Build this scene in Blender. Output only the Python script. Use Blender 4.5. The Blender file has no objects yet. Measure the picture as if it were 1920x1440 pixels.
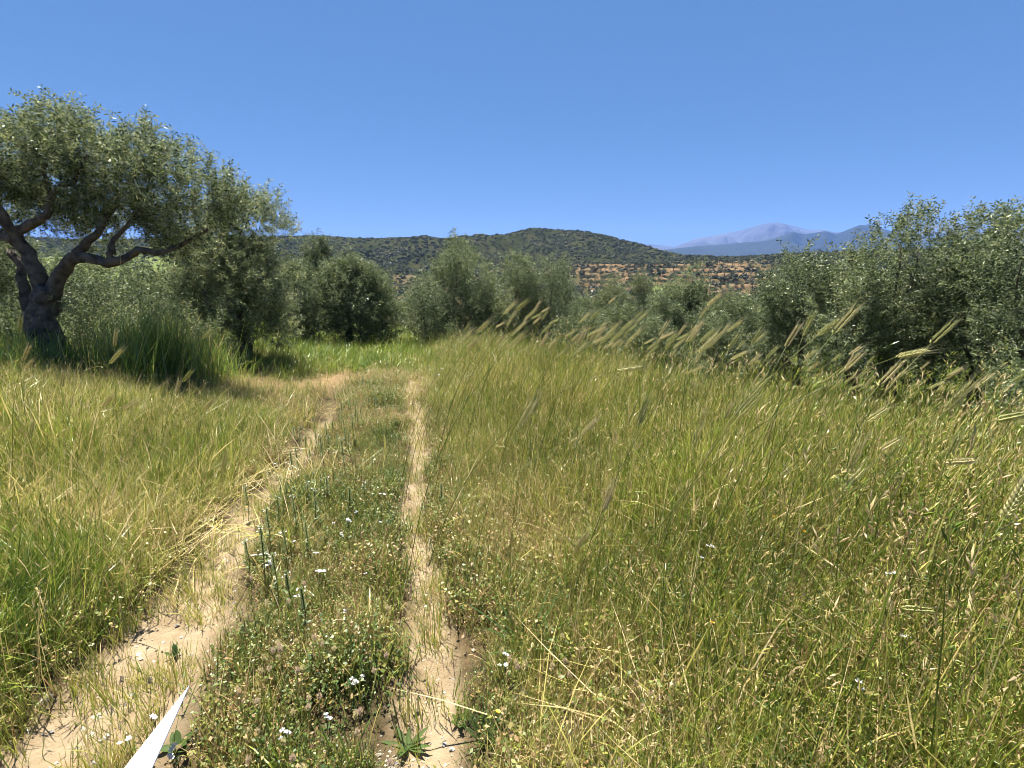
import bpy, math, random
import numpy as np
from mathutils import Vector
random.seed(7)
rng = np.random.default_rng(7)
C = bpy.context.scene
COL = C.collection
PI = math.pi

# ------------------------------------------------------------------ camera, sky, sun, exposure
PW, PH, F = 1920.0, 1440.0, 927.0
PITCH = math.radians(13.9)
CAMZ = 1.7
cp, sp = math.cos(PITCH), math.sin(PITCH)
cam_d = bpy.data.cameras.new('camera')
cam = bpy.data.objects.new('camera', cam_d)
COL.objects.link(cam)
cam_d.sensor_width = 36.0
cam_d.lens = 36.0 * F / PW
cam_d.clip_start = 0.05
cam_d.clip_end = 60000
cam.location = (0, 0, CAMZ)
cam.rotation_euler = (PI / 2 - PITCH, 0, 0)
C.camera = cam
C.render.resolution_x, C.render.resolution_y = 1024, 768

SUN_EL, SUN_AZ = math.radians(66), math.radians(-26)      # azimuth measured from +Y towards +X
world = bpy.data.worlds.new('World')
C.world = world
world.use_nodes = True
wn, wl = world.node_tree.nodes, world.node_tree.links
bg = wn['Background']
skyt = wn.new('ShaderNodeTexSky')
skyt.sky_type = 'NISHITA'
skyt.sun_disc = False
skyt.sun_elevation = SUN_EL
skyt.sun_rotation = SUN_AZ
skyt.altitude = 300
skyt.air_density = 1.0
skyt.dust_density = 0.0
skyt.ozone_density = 3.0
hs = wn.new('ShaderNodeHueSaturation')
hs.inputs['Saturation'].default_value = 1.15
hs.inputs['Value'].default_value = 0.56
wl.new(skyt.outputs[0], hs.inputs['Color'])
mxs = wn.new('ShaderNodeMix')                              # pull the gradient towards one clear deep blue
mxs.data_type = 'RGBA'
mxs.inputs['Factor'].default_value = 0.6
mxs.inputs['B'].default_value = (0.74, 1.71, 4.0, 1)
wl.new(hs.outputs[0], mxs.inputs['A'])
wl.new(mxs.outputs['Result'], bg.inputs['Color'])
bg.inputs['Strength'].default_value = 0.05

sun_d = bpy.data.lights.new('sun', 'SUN')
sun = bpy.data.objects.new('sun', sun_d)
COL.objects.link(sun)
sun_d.energy = 5.0
sun_d.angle = math.radians(0.53)
sun_d.color = (1.0, 0.95, 0.86)
SDIR = Vector((math.sin(SUN_AZ) * math.cos(SUN_EL), math.cos(SUN_AZ) * math.cos(SUN_EL), math.sin(SUN_EL)))
sun.rotation_euler = SDIR.to_track_quat('Z', 'Y').to_euler()
sun.location = (0, 0, 50)

vs = C.view_settings
vs.view_transform = 'Standard'
vs.look = 'None'
vs.exposure = 1.75
vs.gamma = 1.0
vs.use_curve_mapping = False
C.cycles.filter_width = 0.9
C.cycles.max_bounces = 6
C.cycles.diffuse_bounces = 3
C.cycles.glossy_bounces = 2
C.cycles.transmission_bounces = 4
C.cycles.volume_bounces = 1
C.cycles.transparent_max_bounces = 6

# ------------------------------------------------------------------ helpers
def P(px, py, Y):
    """World point on the sight line of photograph position (px, py), Y metres ahead."""
    xr, v = (px - 960) / F, (720 - py) / F
    t = Y / (cp + v * sp)
    return np.array([xr * t, Y, CAMZ + t * (-sp + v * cp)])

def ss(a, b, x):
    t = np.clip((x - a) / (b - a), 0, 1)
    return t * t * (3 - 2 * t)

def _hash(ix, iy, seed):
    h = (ix.astype(np.int64) * 374761393 + iy.astype(np.int64) * 668265263 + seed * 982451653) & 0x7fffffff
    h = ((h ^ (h >> 13)) * 1274126177) & 0x7fffffff
    return ((h ^ (h >> 16)) & 0xffff) / 65535.0

def vnoise(x, y, seed=0):
    x, y = np.asarray(x, float), np.asarray(y, float)
    ix, iy = np.floor(x), np.floor(y)
    fx, fy = x - ix, y - iy
    fx, fy = fx * fx * (3 - 2 * fx), fy * fy * (3 - 2 * fy)
    a, b = _hash(ix, iy, seed), _hash(ix + 1, iy, seed)
    c, d = _hash(ix, iy + 1, seed), _hash(ix + 1, iy + 1, seed)
    return (a * (1 - fx) + b * fx) * (1 - fy) + (c * (1 - fx) + d * fx) * fy

def fbm(x, y, seed=0, octv=4, gain=0.5):
    s, a, n = 0.0, 1.0, 0.0
    for k in range(octv):
        s = s + a * vnoise(np.asarray(x) * 2 ** k + 17.3 * k, np.asarray(y) * 2 ** k - 9.1 * k, seed + k)
        n += a
        a *= gain
    return s / n

def tag(o, label=None, cat=None, group=None, kind=None):
    if label: o['label'] = label
    if cat: o['category'] = cat
    if group: o['group'] = group
    if kind: o['kind'] = kind
    return o

def empty(name, loc, rz=0.0):
    o = bpy.data.objects.new(name, None)
    o.empty_display_size = 0.1
    o.location = tuple(float(c) for c in loc)
    o.rotation_euler = (0, 0, rz)
    COL.objects.link(o)
    return o

def link(name, me, parent=None):
    o = bpy.data.objects.new(name, me)
    COL.objects.link(o)
    if parent is not None:
        o.parent = parent
    return o

class MB:
    """Collects vertices, faces, a material slot per face and a hue per vertex."""
    def __init__(s):
        s.v, s.f, s.m, s.h = [], [], [], []
    def add(s, verts, faces, mat=0, hue=0.5):
        o = len(s.v)
        s.v.extend([tuple(map(float, p)) for p in verts])
        s.f.extend([tuple(i + o for i in f) for f in faces])
        s.m.extend([mat] * len(faces))
        s.h.extend([hue] * len(verts))
    def tube(s, pts, rad, sides=7, mat=0, hue=0.5, cap=True):
        pts = [np.array(p, float) for p in pts]
        vs_, fs = [], []
        ref = np.array([0.31, 0.87, 0.39])
        for i, p in enumerate(pts):
            d = pts[min(i + 1, len(pts) - 1)] - pts[max(i - 1, 0)]
            d = d / (np.linalg.norm(d) + 1e-9)
            a = np.cross(d, ref); a /= np.linalg.norm(a) + 1e-9
            b = np.cross(d, a)
            for k in range(sides):
                w = 2 * PI * k / sides
                r = rad[i] * (1 + (0.13 * math.sin(3 * w + i * 0.9) + 0.07 * math.sin(7 * w - i * 1.3)) * (sides > 6))
                vs_.append(p + r * (math.cos(w) * a + math.sin(w) * b))
        for i in range(len(pts) - 1):
            for k in range(sides):
                k2 = (k + 1) % sides
                fs.append((i * sides + k, i * sides + k2, (i + 1) * sides + k2, (i + 1) * sides + k))
        if cap:
            fs.append(tuple(range(sides))[::-1])
            fs.append(tuple((len(pts) - 1) * sides + k for k in range(sides)))
        s.add(vs_, fs, mat, hue)
    def mesh(s, name, mats, smooth=False):
        me = bpy.data.meshes.new(name)
        me.from_pydata(s.v, [], s.f)
        for m in mats: me.materials.append(m)
        me.polygons.foreach_set('material_index', np.array(s.m, dtype=np.int32))
        a = me.attributes.new('hue', 'FLOAT', 'POINT')
        a.data.foreach_set('value', np.array(s.h, dtype=np.float32))
        if smooth:
            me.polygons.foreach_set('use_smooth', np.ones(len(s.f), dtype=bool))
        me.update()
        return me

def grid_mesh(name, X, Y, Z, mat, attrs=None, smooth=True):
    ny, nx = X.shape
    co = np.stack([X, Y, Z], -1).reshape(-1, 3).astype(np.float32)
    i = np.arange((ny - 1) * (nx - 1))
    r, c = i // (nx - 1), i % (nx - 1)
    q = np.stack([r * nx + c, r * nx + c + 1, (r + 1) * nx + c + 1, (r + 1) * nx + c], -1).astype(np.int32)
    me = bpy.data.meshes.new(name)
    me.vertices.add(len(co)); me.vertices.foreach_set('co', co.ravel())
    me.loops.add(q.size); me.loops.foreach_set('vertex_index', q.ravel())
    me.polygons.add(len(q))
    me.polygons.foreach_set('loop_start', np.arange(0, q.size, 4, dtype=np.int32))
    me.update(calc_edges=True)
    if smooth:
        me.polygons.foreach_set('use_smooth', np.ones(len(q), dtype=bool))
    for k, val in (attrs or {}).items():
        a = me.attributes.new(k, 'FLOAT', 'POINT')
        a.data.foreach_set('value', np.asarray(val, np.float32).ravel())
    me.materials.append(mat)
    return link(name, me)

# ---- scatter: one object whose own mesh holds the pieces and the spots, instanced by its geometry nodes
def scatter_group():
    g = bpy.data.node_groups.new('scatter', 'GeometryNodeTree')
    g.interface.new_socket('Geometry', in_out='INPUT', socket_type='NodeSocketGeometry')
    g.interface.new_socket('Geometry', in_out='OUTPUT', socket_type='NodeSocketGeometry')
    n, l = g.nodes, g.links
    gi, go = n.new('NodeGroupInput'), n.new('NodeGroupOutput')
    def attr(nm, t):
        a = n.new('GeometryNodeInputNamedAttribute'); a.data_type = t
        a.inputs['Name'].default_value = nm
        return a.outputs['Attribute']
    cmp_ = n.new('FunctionNodeCompare'); cmp_.data_type = 'INT'; cmp_.operation = 'LESS_THAN'
    pid = attr('pid', 'INT')
    ins = [s for s in cmp_.inputs if s.type == 'INT']
    l.new(pid, ins[0]); ins[1].default_value = 0
    sep = n.new('GeometryNodeSeparateGeometry'); sep.domain = 'POINT'
    l.new(gi.outputs[0], sep.inputs['Geometry']); l.new(cmp_.outputs[0], sep.inputs['Selection'])
    m2p = n.new('GeometryNodeMeshToPoints')
    l.new(sep.outputs['Selection'], m2p.inputs['Mesh'])
    spl = n.new('GeometryNodeSplitToInstances'); spl.domain = 'FACE'
    l.new(sep.outputs['Inverted'], spl.inputs['Geometry']); l.new(attr('pid', 'INT'), spl.inputs['Group ID'])
    e2r = n.new('FunctionNodeEulerToRotation')
    l.new(attr('rot', 'FLOAT_VECTOR'), e2r.inputs[0])
    iop = n.new('GeometryNodeInstanceOnPoints')
    l.new(m2p.outputs['Points'], iop.inputs['Points'])
    l.new(spl.outputs['Instances'], iop.inputs['Instance'])
    iop.inputs['Pick Instance'].default_value = True
    l.new(attr('pick', 'INT'), iop.inputs['Instance Index'])
    l.new(e2r.outputs[0], iop.inputs['Rotation'])
    l.new(attr('scl', 'FLOAT_VECTOR'), iop.inputs['Scale'])
    l.new(iop.outputs[0], go.inputs[0])
    return g
SG = scatter_group()

def scatter_mesh(name, protos, mats, pts, rot, scl, tint):
    N, K = len(pts), len(protos)
    V, Fc, M, H, PID = [], [], [], [], []
    for k, p in enumerate(protos):
        o = len(V)
        V.extend(p.v); Fc.extend([tuple(i + o for i in f) for f in p.f]); M.extend(p.m); H.extend(p.h)
        PID.extend([k] * len(p.v))
    nv = len(V)
    me = bpy.data.meshes.new(name)
    me.from_pydata(V + [tuple(q) for q in np.asarray(pts, float).tolist()], [], Fc)
    for m in mats: me.materials.append(m)
    me.polygons.foreach_set('material_index', np.array(M, dtype=np.int32))
    def put(nm, typ, key, arr):
        a = me.attributes.new(nm, typ, 'POINT'); a.data.foreach_set(key, arr.ravel())
    put('pid', 'INT', 'value', np.concatenate([np.array(PID), -np.ones(N)]).astype(np.int32))
    put('pick', 'INT', 'value', np.concatenate([np.zeros(nv), rng.integers(0, K, N)]).astype(np.int32))
    put('hue', 'FLOAT', 'value', np.concatenate([np.array(H), np.zeros(N)]).astype(np.float32))
    put('tint', 'FLOAT', 'value', np.concatenate([np.zeros(nv), tint]).astype(np.float32))
    put('rot', 'FLOAT_VECTOR', 'vector', np.concatenate([np.zeros((nv, 3)), rot]).astype(np.float32))
    if np.ndim(scl) == 1: scl = np.repeat(np.asarray(scl)[:, None], 3, 1)
    put('scl', 'FLOAT_VECTOR', 'vector', np.concatenate([np.ones((nv, 3)), scl]).astype(np.float32))
    me.update()
    return me

def scatter(name, protos, mats, pts, rot, scl, tint, parent=None):
    o = link(name, scatter_mesh(name, protos, mats, pts, rot, scl, tint), parent)
    m = o.modifiers.new('scatter', 'NODES'); m.node_group = SG
    return o

def realize(name, protos, mats, pts, rot, scl, tint, parent=None, pick=None):
    """The same scatter, but as one real mesh (for the tree crowns)."""
    N, K = len(pts), len(protos)
    pick = rng.integers(0, K, N)
    cx, sx_ = np.cos(rot[:, 0]), np.sin(rot[:, 0]); cy, sy_ = np.cos(rot[:, 1]), np.sin(rot[:, 1]); cz, sz_ = np.cos(rot[:, 2]), np.sin(rot[:, 2])
    R = np.empty((N, 3, 3))
    R[:, 0, 0] = cy * cz; R[:, 0, 1] = sx_ * sy_ * cz - cx * sz_; R[:, 0, 2] = cx * sy_ * cz + sx_ * sz_
    R[:, 1, 0] = cy * sz_; R[:, 1, 1] = sx_ * sy_ * sz_ + cx * cz; R[:, 1, 2] = cx * sy_ * sz_ - sx_ * cz
    R[:, 2, 0] = -sy_; R[:, 2, 1] = sx_ * cy; R[:, 2, 2] = cx * cy
    scl = np.asarray(scl, float)
    if scl.ndim == 1: scl = np.repeat(scl[:, None], 3, 1)
    R = R * scl[:, None, :]
    CO, LV, LS, HU = [], [], [], []
    vo = 0
    for k, p in enumerate(protos):
        idx = np.where(pick == k)[0]
        if not len(idx): continue
        v = np.array(p.v); f = np.array(p.f); h = np.array(p.h)
        co = np.einsum('nij,vj->nvi', R[idx], v) + np.asarray(pts)[idx][:, None, :]
        CO.append(co.reshape(-1, 3))
        LV.append((f[None] + (np.arange(len(idx)) * len(v))[:, None, None] + vo).reshape(-1))
        LS.append(np.full(len(idx) * len(f), f.shape[1]))
        HU.append(np.clip(h[None] + np.asarray(tint)[idx][:, None], 0, 1).reshape(-1))
        vo += len(idx) * len(v)
    co, lv, ls = np.concatenate(CO).astype(np.float32), np.concatenate(LV).astype(np.int32), np.concatenate(LS)
    me = bpy.data.meshes.new(name)
    me.vertices.add(len(co)); me.vertices.foreach_set('co', co.ravel())
    me.loops.add(len(lv)); me.loops.foreach_set('vertex_index', lv)
    me.polygons.add(len(ls)); me.polygons.foreach_set('loop_start', (np.cumsum(ls) - ls).astype(np.int32))
    a = me.attributes.new('hue', 'FLOAT', 'POINT'); a.data.foreach_set('value', np.concatenate(HU).astype(np.float32))
    for m in mats: me.materials.append(m)
    me.update(calc_edges=True)
    o = link(name, me, parent)
    o['kind'] = 'stuff'
    return o

def rot_from_dir(d, roll):
    """Euler XYZ that turns +X onto each direction, with a roll about it."""
    d = d / (np.linalg.norm(d, axis=1, keepdims=True) + 1e-9)
    return np.stack([roll, -np.arcsin(np.clip(d[:, 2], -1, 1)), np.arctan2(d[:, 1], d[:, 0])], -1)

# ------------------------------------------------------------------ materials
def new_mat(name):
    m = bpy.data.materials.new(name); m.use_nodes = True
    m.node_tree.nodes.clear()
    return m, m.node_tree.nodes, m.node_tree.links

def ramp(n, stops):
    r = n.new('ShaderNodeValToRGB')
    while len(r.color_ramp.elements) < len(stops):
        r.color_ramp.elements.new(0.5)
    for e, (p, c) in zip(r.color_ramp.elements, stops):
        e.position = p; e.color = (*c, 1)
    return r

def leaf_mat(name, stops, under=None, transl=0.4, gloss=0.12, rough=0.45, instanced=True, under_mix=0.8):
    """Thin plant matter: colour from a per-piece hue and a per-tuft tint, light passing through, a weak sheen."""
    m, n, l = new_mat(name)
    out = n.new('ShaderNodeOutputMaterial')
    h = n.new('ShaderNodeAttribute'); h.attribute_name = 'hue'
    fac = h.outputs['Fac']
    if instanced:
        t = n.new('ShaderNodeAttribute'); t.attribute_type = 'INSTANCER'; t.attribute_name = 'tint'
        ad = n.new('ShaderNodeMath'); ad.operation = 'ADD'; ad.use_clamp = True
        l.new(h.outputs['Fac'], ad.inputs[0]); l.new(t.outputs['Fac'], ad.inputs[1])
        fac = ad.outputs[0]
    r = ramp(n, stops)
    l.new(fac, r.inputs[0])
    col = r.outputs[0]
    if under is not None:
        g = n.new('ShaderNodeNewGeometry')
        mm = n.new('ShaderNodeMath'); mm.operation = 'MULTIPLY'; mm.inputs[1].default_value = under_mix
        l.new(g.outputs['Backfacing'], mm.inputs[0])
        mx = n.new('ShaderNodeMix'); mx.data_type = 'RGBA'
        l.new(mm.outputs[0], mx.inputs['Factor']); l.new(col, mx.inputs['A'])
        mx.inputs['B'].default_value = (*under, 1)
        col = mx.outputs['Result']
    d = n.new('ShaderNodeBsdfDiffuse'); tr = n.new('ShaderNodeBsdfTranslucent')
    gl = n.new('ShaderNodeBsdfGlossy'); gl.inputs['Roughness'].default_value = rough
    gl.inputs['Color'].default_value = (0.9, 0.95, 0.85, 1)
    l.new(col, d.inputs['Color']); l.new(col, tr.inputs['Color'])
    m1 = n.new('ShaderNodeMixShader'); m1.inputs[0].default_value = transl
    l.new(d.outputs[0], m1.inputs[1]); l.new(tr.outputs[0], m1.inputs[2])
    m2 = n.new('ShaderNodeMixShader'); m2.inputs[0].default_value = gloss
    l.new(m1.outputs[0], m2.inputs[1]); l.new(gl.outputs[0], m2.inputs[2])
    l.new(m2.outputs[0], out.inputs['Surface'])
    return m

def plain_mat(name, col, rough=0.8, var=0.25, scale=8.0, bump=0.0, bscale=40.0, spec=0.2, col2=None):
    m, n, l = new_mat(name)
    out = n.new('ShaderNodeOutputMaterial'); b = n.new('ShaderNodeBsdfPrincipled')
    b.inputs['Roughness'].default_value = rough
    b.inputs['Specular IOR Level'].default_value = spec
    tc = n.new('ShaderNodeTexCoord'); no = n.new('ShaderNodeTexNoise')
    no.inputs['Scale'].default_value = scale; no.inputs['Detail'].default_value = 6
    l.new(tc.outputs['Object'], no.inputs['Vector'])
    c2 = col2 if col2 else tuple(c * (1 - var) for c in col)
    r = ramp(n, [(0.3, c2), (0.7, tuple(min(1, c * (1 + var * 0.5)) for c in col))])
    l.new(no.outputs['Fac'], r.inputs[0]); l.new(r.outputs[0], b.inputs['Base Color'])
    if bump:
        nb = n.new('ShaderNodeTexNoise'); nb.inputs['Scale'].default_value = bscale; nb.inputs['Detail'].default_value = 5
        l.new(tc.outputs['Object'], nb.inputs['Vector'])
        bp = n.new('ShaderNodeBump'); bp.inputs['Strength'].default_value = bump; bp.inputs['Distance'].default_value = 0.02
        l.new(nb.outputs['Fac'], bp.inputs['Height']); l.new(bp.outputs[0], b.inputs['Normal'])
    l.new(b.outputs[0], out.inputs['Surface'])
    return m

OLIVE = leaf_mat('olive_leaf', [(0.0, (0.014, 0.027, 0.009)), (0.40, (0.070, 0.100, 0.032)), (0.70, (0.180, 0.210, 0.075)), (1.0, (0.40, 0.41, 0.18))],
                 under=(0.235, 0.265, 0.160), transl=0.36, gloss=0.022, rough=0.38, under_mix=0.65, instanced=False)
BARK = plain_mat('olive_bark', (0.125, 0.105, 0.086), 0.95, 0.75, 7, 1.0, 26)
GRASS = leaf_mat('grass_blade', [(0.0, (0.080, 0.135, 0.018)), (0.30, (0.195, 0.260, 0.030)), (0.55, (0.36, 0.37, 0.065)), (0.78, (0.54, 0.43, 0.16)), (1.0, (0.66, 0.53, 0.30))],
                 transl=0.34, gloss=0.04, rough=0.36)
WEED = leaf_mat('weed_leaf', [(0.0, (0.050, 0.090, 0.020)), (0.3, (0.125, 0.168, 0.028)), (0.55, (0.27, 0.26, 0.056)), (0.75, (0.27, 0.165, 0.075)), (1.0, (0.46, 0.34, 0.17))],
                transl=0.30, gloss=0.03, rough=0.45)
SEED = leaf_mat('seed_husk', [(0.0, (0.30, 0.33, 0.10)), (0.5, (0.52, 0.47, 0.21)), (0.8, (0.52, 0.41, 0.27)), (1.0, (0.36, 0.24, 0.20))], transl=0.45, gloss=0.03, instanced=False)
STEM = leaf_mat('green_stem', [(0.0, (0.06, 0.11, 0.030)), (0.5, (0.14, 0.17, 0.045)), (1.0, (0.36, 0.29, 0.13))], transl=0.4, gloss=0.02, instanced=False)
FARLEAF = leaf_mat('far_leaf', [(0.0, (0.018, 0.028, 0.012)), (0.5, (0.042, 0.054, 0.024)), (1.0, (0.085, 0.098, 0.048))], under=(0.085, 0.10, 0.065), transl=0.2, gloss=0.05, instanced=False)
FARSCRUB = leaf_mat('scrub_leaf', [(0.0, (0.016, 0.024, 0.010)), (0.5, (0.034, 0.043, 0.018)), (1.0, (0.075, 0.082, 0.034))], transl=0.2, gloss=0.04)
PETAL = leaf_mat('white_petal', [(0.0, (0.52, 0.52, 0.54)), (1.0, (0.66, 0.66, 0.66))], transl=0.3, gloss=0.04, instanced=False)
YPETAL = leaf_mat('yellow_petal', [(0.0, (0.80, 0.40, 0.02)), (1.0, (0.80, 0.52, 0.04))], transl=0.3, gloss=0.04, instanced=False)
SPIKE = leaf_mat('spike_bract', [(0.0, (0.10, 0.135, 0.040)), (1.0, (0.27, 0.30, 0.13))], transl=0.45, gloss=0.02, instanced=False)
STONE = plain_mat('pale_stone', (0.52, 0.44, 0.33), 0.9, 0.35, 14, 0.6, 60)
GREYSTONE = plain_mat('grey_stone', (0.36, 0.33, 0.29), 0.9, 0.35, 14, 0.6, 60)
WHITE = plain_mat('white_paint', (0.42, 0.45, 0.58), 0.45, 0.04, 4, 0.05, 80, 0.4)
ROOFM = plain_mat('shed_roof', (0.30, 0.26, 0.24), 0.8, 0.3, 2)
WALLM = plain_mat('shed_wall', (0.42, 0.36, 0.30), 0.9, 0.25, 2)
DARKW = plain_mat('shed_opening', (0.03, 0.03, 0.03), 0.9, 0.2, 2)

def ground_mat():
    m, n, l = new_mat('earth')
    out = n.new('ShaderNodeOutputMaterial'); b = n.new('ShaderNodeBsdfPrincipled')
    b.inputs['Roughness'].default_value = 0.95; b.inputs['Specular IOR Level'].default_value = 0.1
    tc = n.new('ShaderNodeTexCoord')
    def noise(s, d=6):
        x = n.new('ShaderNodeTexNoise'); x.inputs['Scale'].default_value = s; x.inputs['Detail'].default_value = d
        x.inputs['Roughness'].default_value = 0.65
        l.new(tc.outputs['Object'], x.inputs['Vector']); return x
    at = n.new('ShaderNodeAttribute'); at.attribute_name = 'rut'
    dr = n.new('ShaderNodeAttribute'); dr.attribute_name = 'dry'
    sand = ramp(n, [(0.25, (0.145, 0.105, 0.060)), (0.45, (0.215, 0.160, 0.095)), (0.55, (0.25, 0.193, 0.120)), (0.75, (0.315, 0.252, 0.165))])
    l.new(noise(5.0, 10).outputs['Fac'], sand.inputs[0])
    soil = ramp(n, [(0.3, (0.030, 0.026, 0.012)), (0.55, (0.070, 0.050, 0.025)), (0.75, (0.135, 0.092, 0.046))])
    l.new(noise(11.0, 8).outputs['Fac'], soil.inputs[0])
    dryc = ramp(n, [(0.3, (0.16, 0.105, 0.048)), (0.7, (0.29, 0.20, 0.10))])
    l.new(noise(7.0, 8).outputs['Fac'], dryc.inputs[0])
    ma = n.new('ShaderNodeMix'); ma.data_type = 'RGBA'
    l.new(dr.outputs['Fac'], ma.inputs['Factor']); l.new(soil.outputs[0], ma.inputs['A']); l.new(dryc.outputs[0], ma.inputs['B'])
    mb = n.new('ShaderNodeMix'); mb.data_type = 'RGBA'
    l.new(at.outputs['Fac'], mb.inputs['Factor']); l.new(ma.outputs['Result'], mb.inputs['A']); l.new(sand.outputs[0], mb.inputs['B'])
    l.new(mb.outputs['Result'], b.inputs['Base Color'])
    bp = n.new('ShaderNodeBump'); bp.inputs['Strength'].default_value = 0.8; bp.inputs['Distance'].default_value = 0.02
    l.new(noise(38.0, 8).outputs['Fac'], bp.inputs['Height'])
    l.new(bp.outputs[0], b.inputs['Normal']); l.new(b.outputs[0], out.inputs['Surface'])
    return m

def hill_mat():
    m, n, l = new_mat('hillside')
    out = n.new('ShaderNodeOutputMaterial'); b = n.new('ShaderNodeBsdfPrincipled')
    b.inputs['Roughness'].default_value = 1.0; b.inputs['Specular IOR Level'].default_value = 0.0
    tc = n.new('ShaderNodeTexCoord')
    def noise(s, d=6):
        x = n.new('ShaderNodeTexNoise'); x.inputs['Scale'].default_value = s; x.inputs['Detail'].default_value = d
        x.inputs['Roughness'].default_value = 0.65
        l.new(tc.outputs['Object'], x.inputs['Vector']); return x
    so = n.new('ShaderNodeAttribute'); so.attribute_name = 'soil'
    me = n.new('ShaderNodeAttribute'); me.attribute_name = 'meadow'
    green = ramp(n, [(0.3, (0.017, 0.023, 0.010)), (0.5, (0.031, 0.035, 0.015)), (0.7, (0.056, 0.051, 0.026))])
    l.new(noise(0.03, 10).outputs['Fac'], green.inputs[0])
    soil = ramp(n, [(0.34, (0.07, 0.06, 0.028)), (0.47, (0.145, 0.094, 0.053)), (0.58, (0.20, 0.135, 0.078)), (0.7, (0.25, 0.185, 0.115))])
    l.new(noise(0.06, 10).outputs['Fac'], soil.inputs[0])
    mead = ramp(n, [(0.3, (0.085, 0.12, 0.035)), (0.7, (0.16, 0.19, 0.06))])
    l.new(noise(0.05, 8).outputs['Fac'], mead.inputs[0])
    m1 = n.new('ShaderNodeMix'); m1.data_type = 'RGBA'
    l.new(so.outputs['Fac'], m1.inputs['Factor']); l.new(green.outputs[0], m1.inputs['A']); l.new(soil.outputs[0], m1.inputs['B'])
    m2 = n.new('ShaderNodeMix'); m2.data_type = 'RGBA'
    l.new(me.outputs['Fac'], m2.inputs['Factor']); l.new(m1.outputs['Result'], m2.inputs['A']); l.new(mead.outputs[0], m2.inputs['B'])
    l.new(m2.outputs['Result'], b.inputs['Base Color'])
    l.new(b.outputs[0], out.inputs['Surface'])
    return m

# ------------------------------------------------------------------ the near ground
def xr_of(y):                                    # centre line of the right-hand rut
    return 0.025 - 0.21 * y + 0.05 * np.sin(y * 1.15 + 0.6) * ss(1.5, 3, y) + 0.03 * np.sin(y * 2.9)
RUT_GAP = 1.33
EDGE = np.array([(-3.4, 20), (-2.3, 15.5), (-0.4, 11.5), (0.9, 8.6), (1.9, 6.6), (3.0, 4.9), (4.2, 3.5), (6.5, 2.1), (14, -0.5)])
def beyond_edge(x, y):
    """Metres past the end of the tall grass field (negative inside it)."""
    ye = np.interp(x, EDGE[:, 0], EDGE[:, 1], left=60.0)
    return np.where(x < -3.4, -5.0, (y - ye) * 0.75)
def zg(x, y):
    x, y = np.asarray(x, float), np.asarray(y, float)
    u = x - xr_of(y)
    z = -0.075 * y
    z = z + 0.62 * ss(1.9, 6.5, -u)                       # the bank on the left
    z = z - 0.9 * ss(0.0, 4.5, beyond_edge(x, y))         # the drop below the field on the right
    z = z + 0.10 * (fbm(x * 0.5, y * 0.5, 3) - 0.5) + 0.05 * (fbm(x * 2, y * 2, 5) - 0.5)
    z = z + 0.035 * (fbm(x * 7, y * 7, 8) - 0.5) + 0.018 * (fbm(x * 22, y * 22, 9, 2) - 0.5)
    z = z - 0.05 * np.exp(-(u / 0.16) ** 2) - 0.06 * np.exp(-((u + RUT_GAP) / 0.26) ** 2)
    z = z + 0.30 * ss(0.5, 2.2, u) * (1 - ss(0.0, 3.0, beyond_edge(x, y)))
    far = ss(24, 46, np.hypot(x, y))
    return z - far * 0.06 * (np.hypot(x, y) - 24)

def rut_mask(x, y):
    u = x - xr_of(y)
    n = fbm(x * 3.1, y * 3.1, 21) - 0.5
    n2 = fbm(x * 1.1, y * 1.1, 25) - 0.5
    wr = 0.13 + 0.17 * n + 0.10 * n2
    wl_ = np.interp(y, [0, 1.5, 3, 4.5, 6, 8], [0.34, 0.29, 0.19, 0.11, 0.08, 0.06]) + 0.22 * n + 0.16 * n2
    r = 1 - ss(0.6, 1.35, np.abs(u) / np.maximum(wr, 0.02))
    l_ = 1 - ss(0.6, 1.35, np.abs(u + RUT_GAP) / np.maximum(wl_, 0.02))
    fade = 1 - ss(10.0, 13.0, y)
    return np.maximum(r * fade, l_ * (1 - 0.9 * ss(5.5, 8.5, y)))

def rut_near(x, y, w=0.06):                      # the ruts, a little widened
    return np.maximum(np.maximum(rut_mask(x - w, y), rut_mask(x + w, y)), rut_mask(x, y))

def dry_mask(x, y):                              # bare brown earth: past the left rut, under the left trees
    d = 0.75 * np.exp(-(((x + 4.0) / 0.7) ** 2 + ((y - 10.6) / 1.9) ** 2))
    d = d + 0.9 * np.exp(-(((x + 6.2) / 1.7) ** 2 + ((y - 9.3) / 0.7) ** 2))
    d = d + 0.8 * np.exp(-(((x + 8.0) / 1.6) ** 2 + ((y - 7.9) / 0.6) ** 2))
    return np.clip(d, 0, 1)

gx = np.unique(np.concatenate([np.linspace(-70, -14, 57), np.linspace(-14, -5, 60), np.linspace(-5, 3.5, 170), np.linspace(3.5, 14, 60), np.linspace(14, 70, 50)]))
gy = np.unique(np.concatenate([np.linspace(-40, -2, 30), np.linspace(-2, 0.4, 16), np.linspace(0.4, 8, 170), np.linspace(8, 24, 110), np.linspace(24, 52, 30)]))
GX, GY = np.meshgrid(gx, gy)
ground = grid_mesh('ground', GX, GY, zg(GX, GY), ground_mat(), {'rut': rut_mask(GX, GY), 'dry': dry_mask(GX, GY)})
tag(ground, 'sandy earth with two worn wheel ruts running downhill', 'ground', kind='structure')

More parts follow.
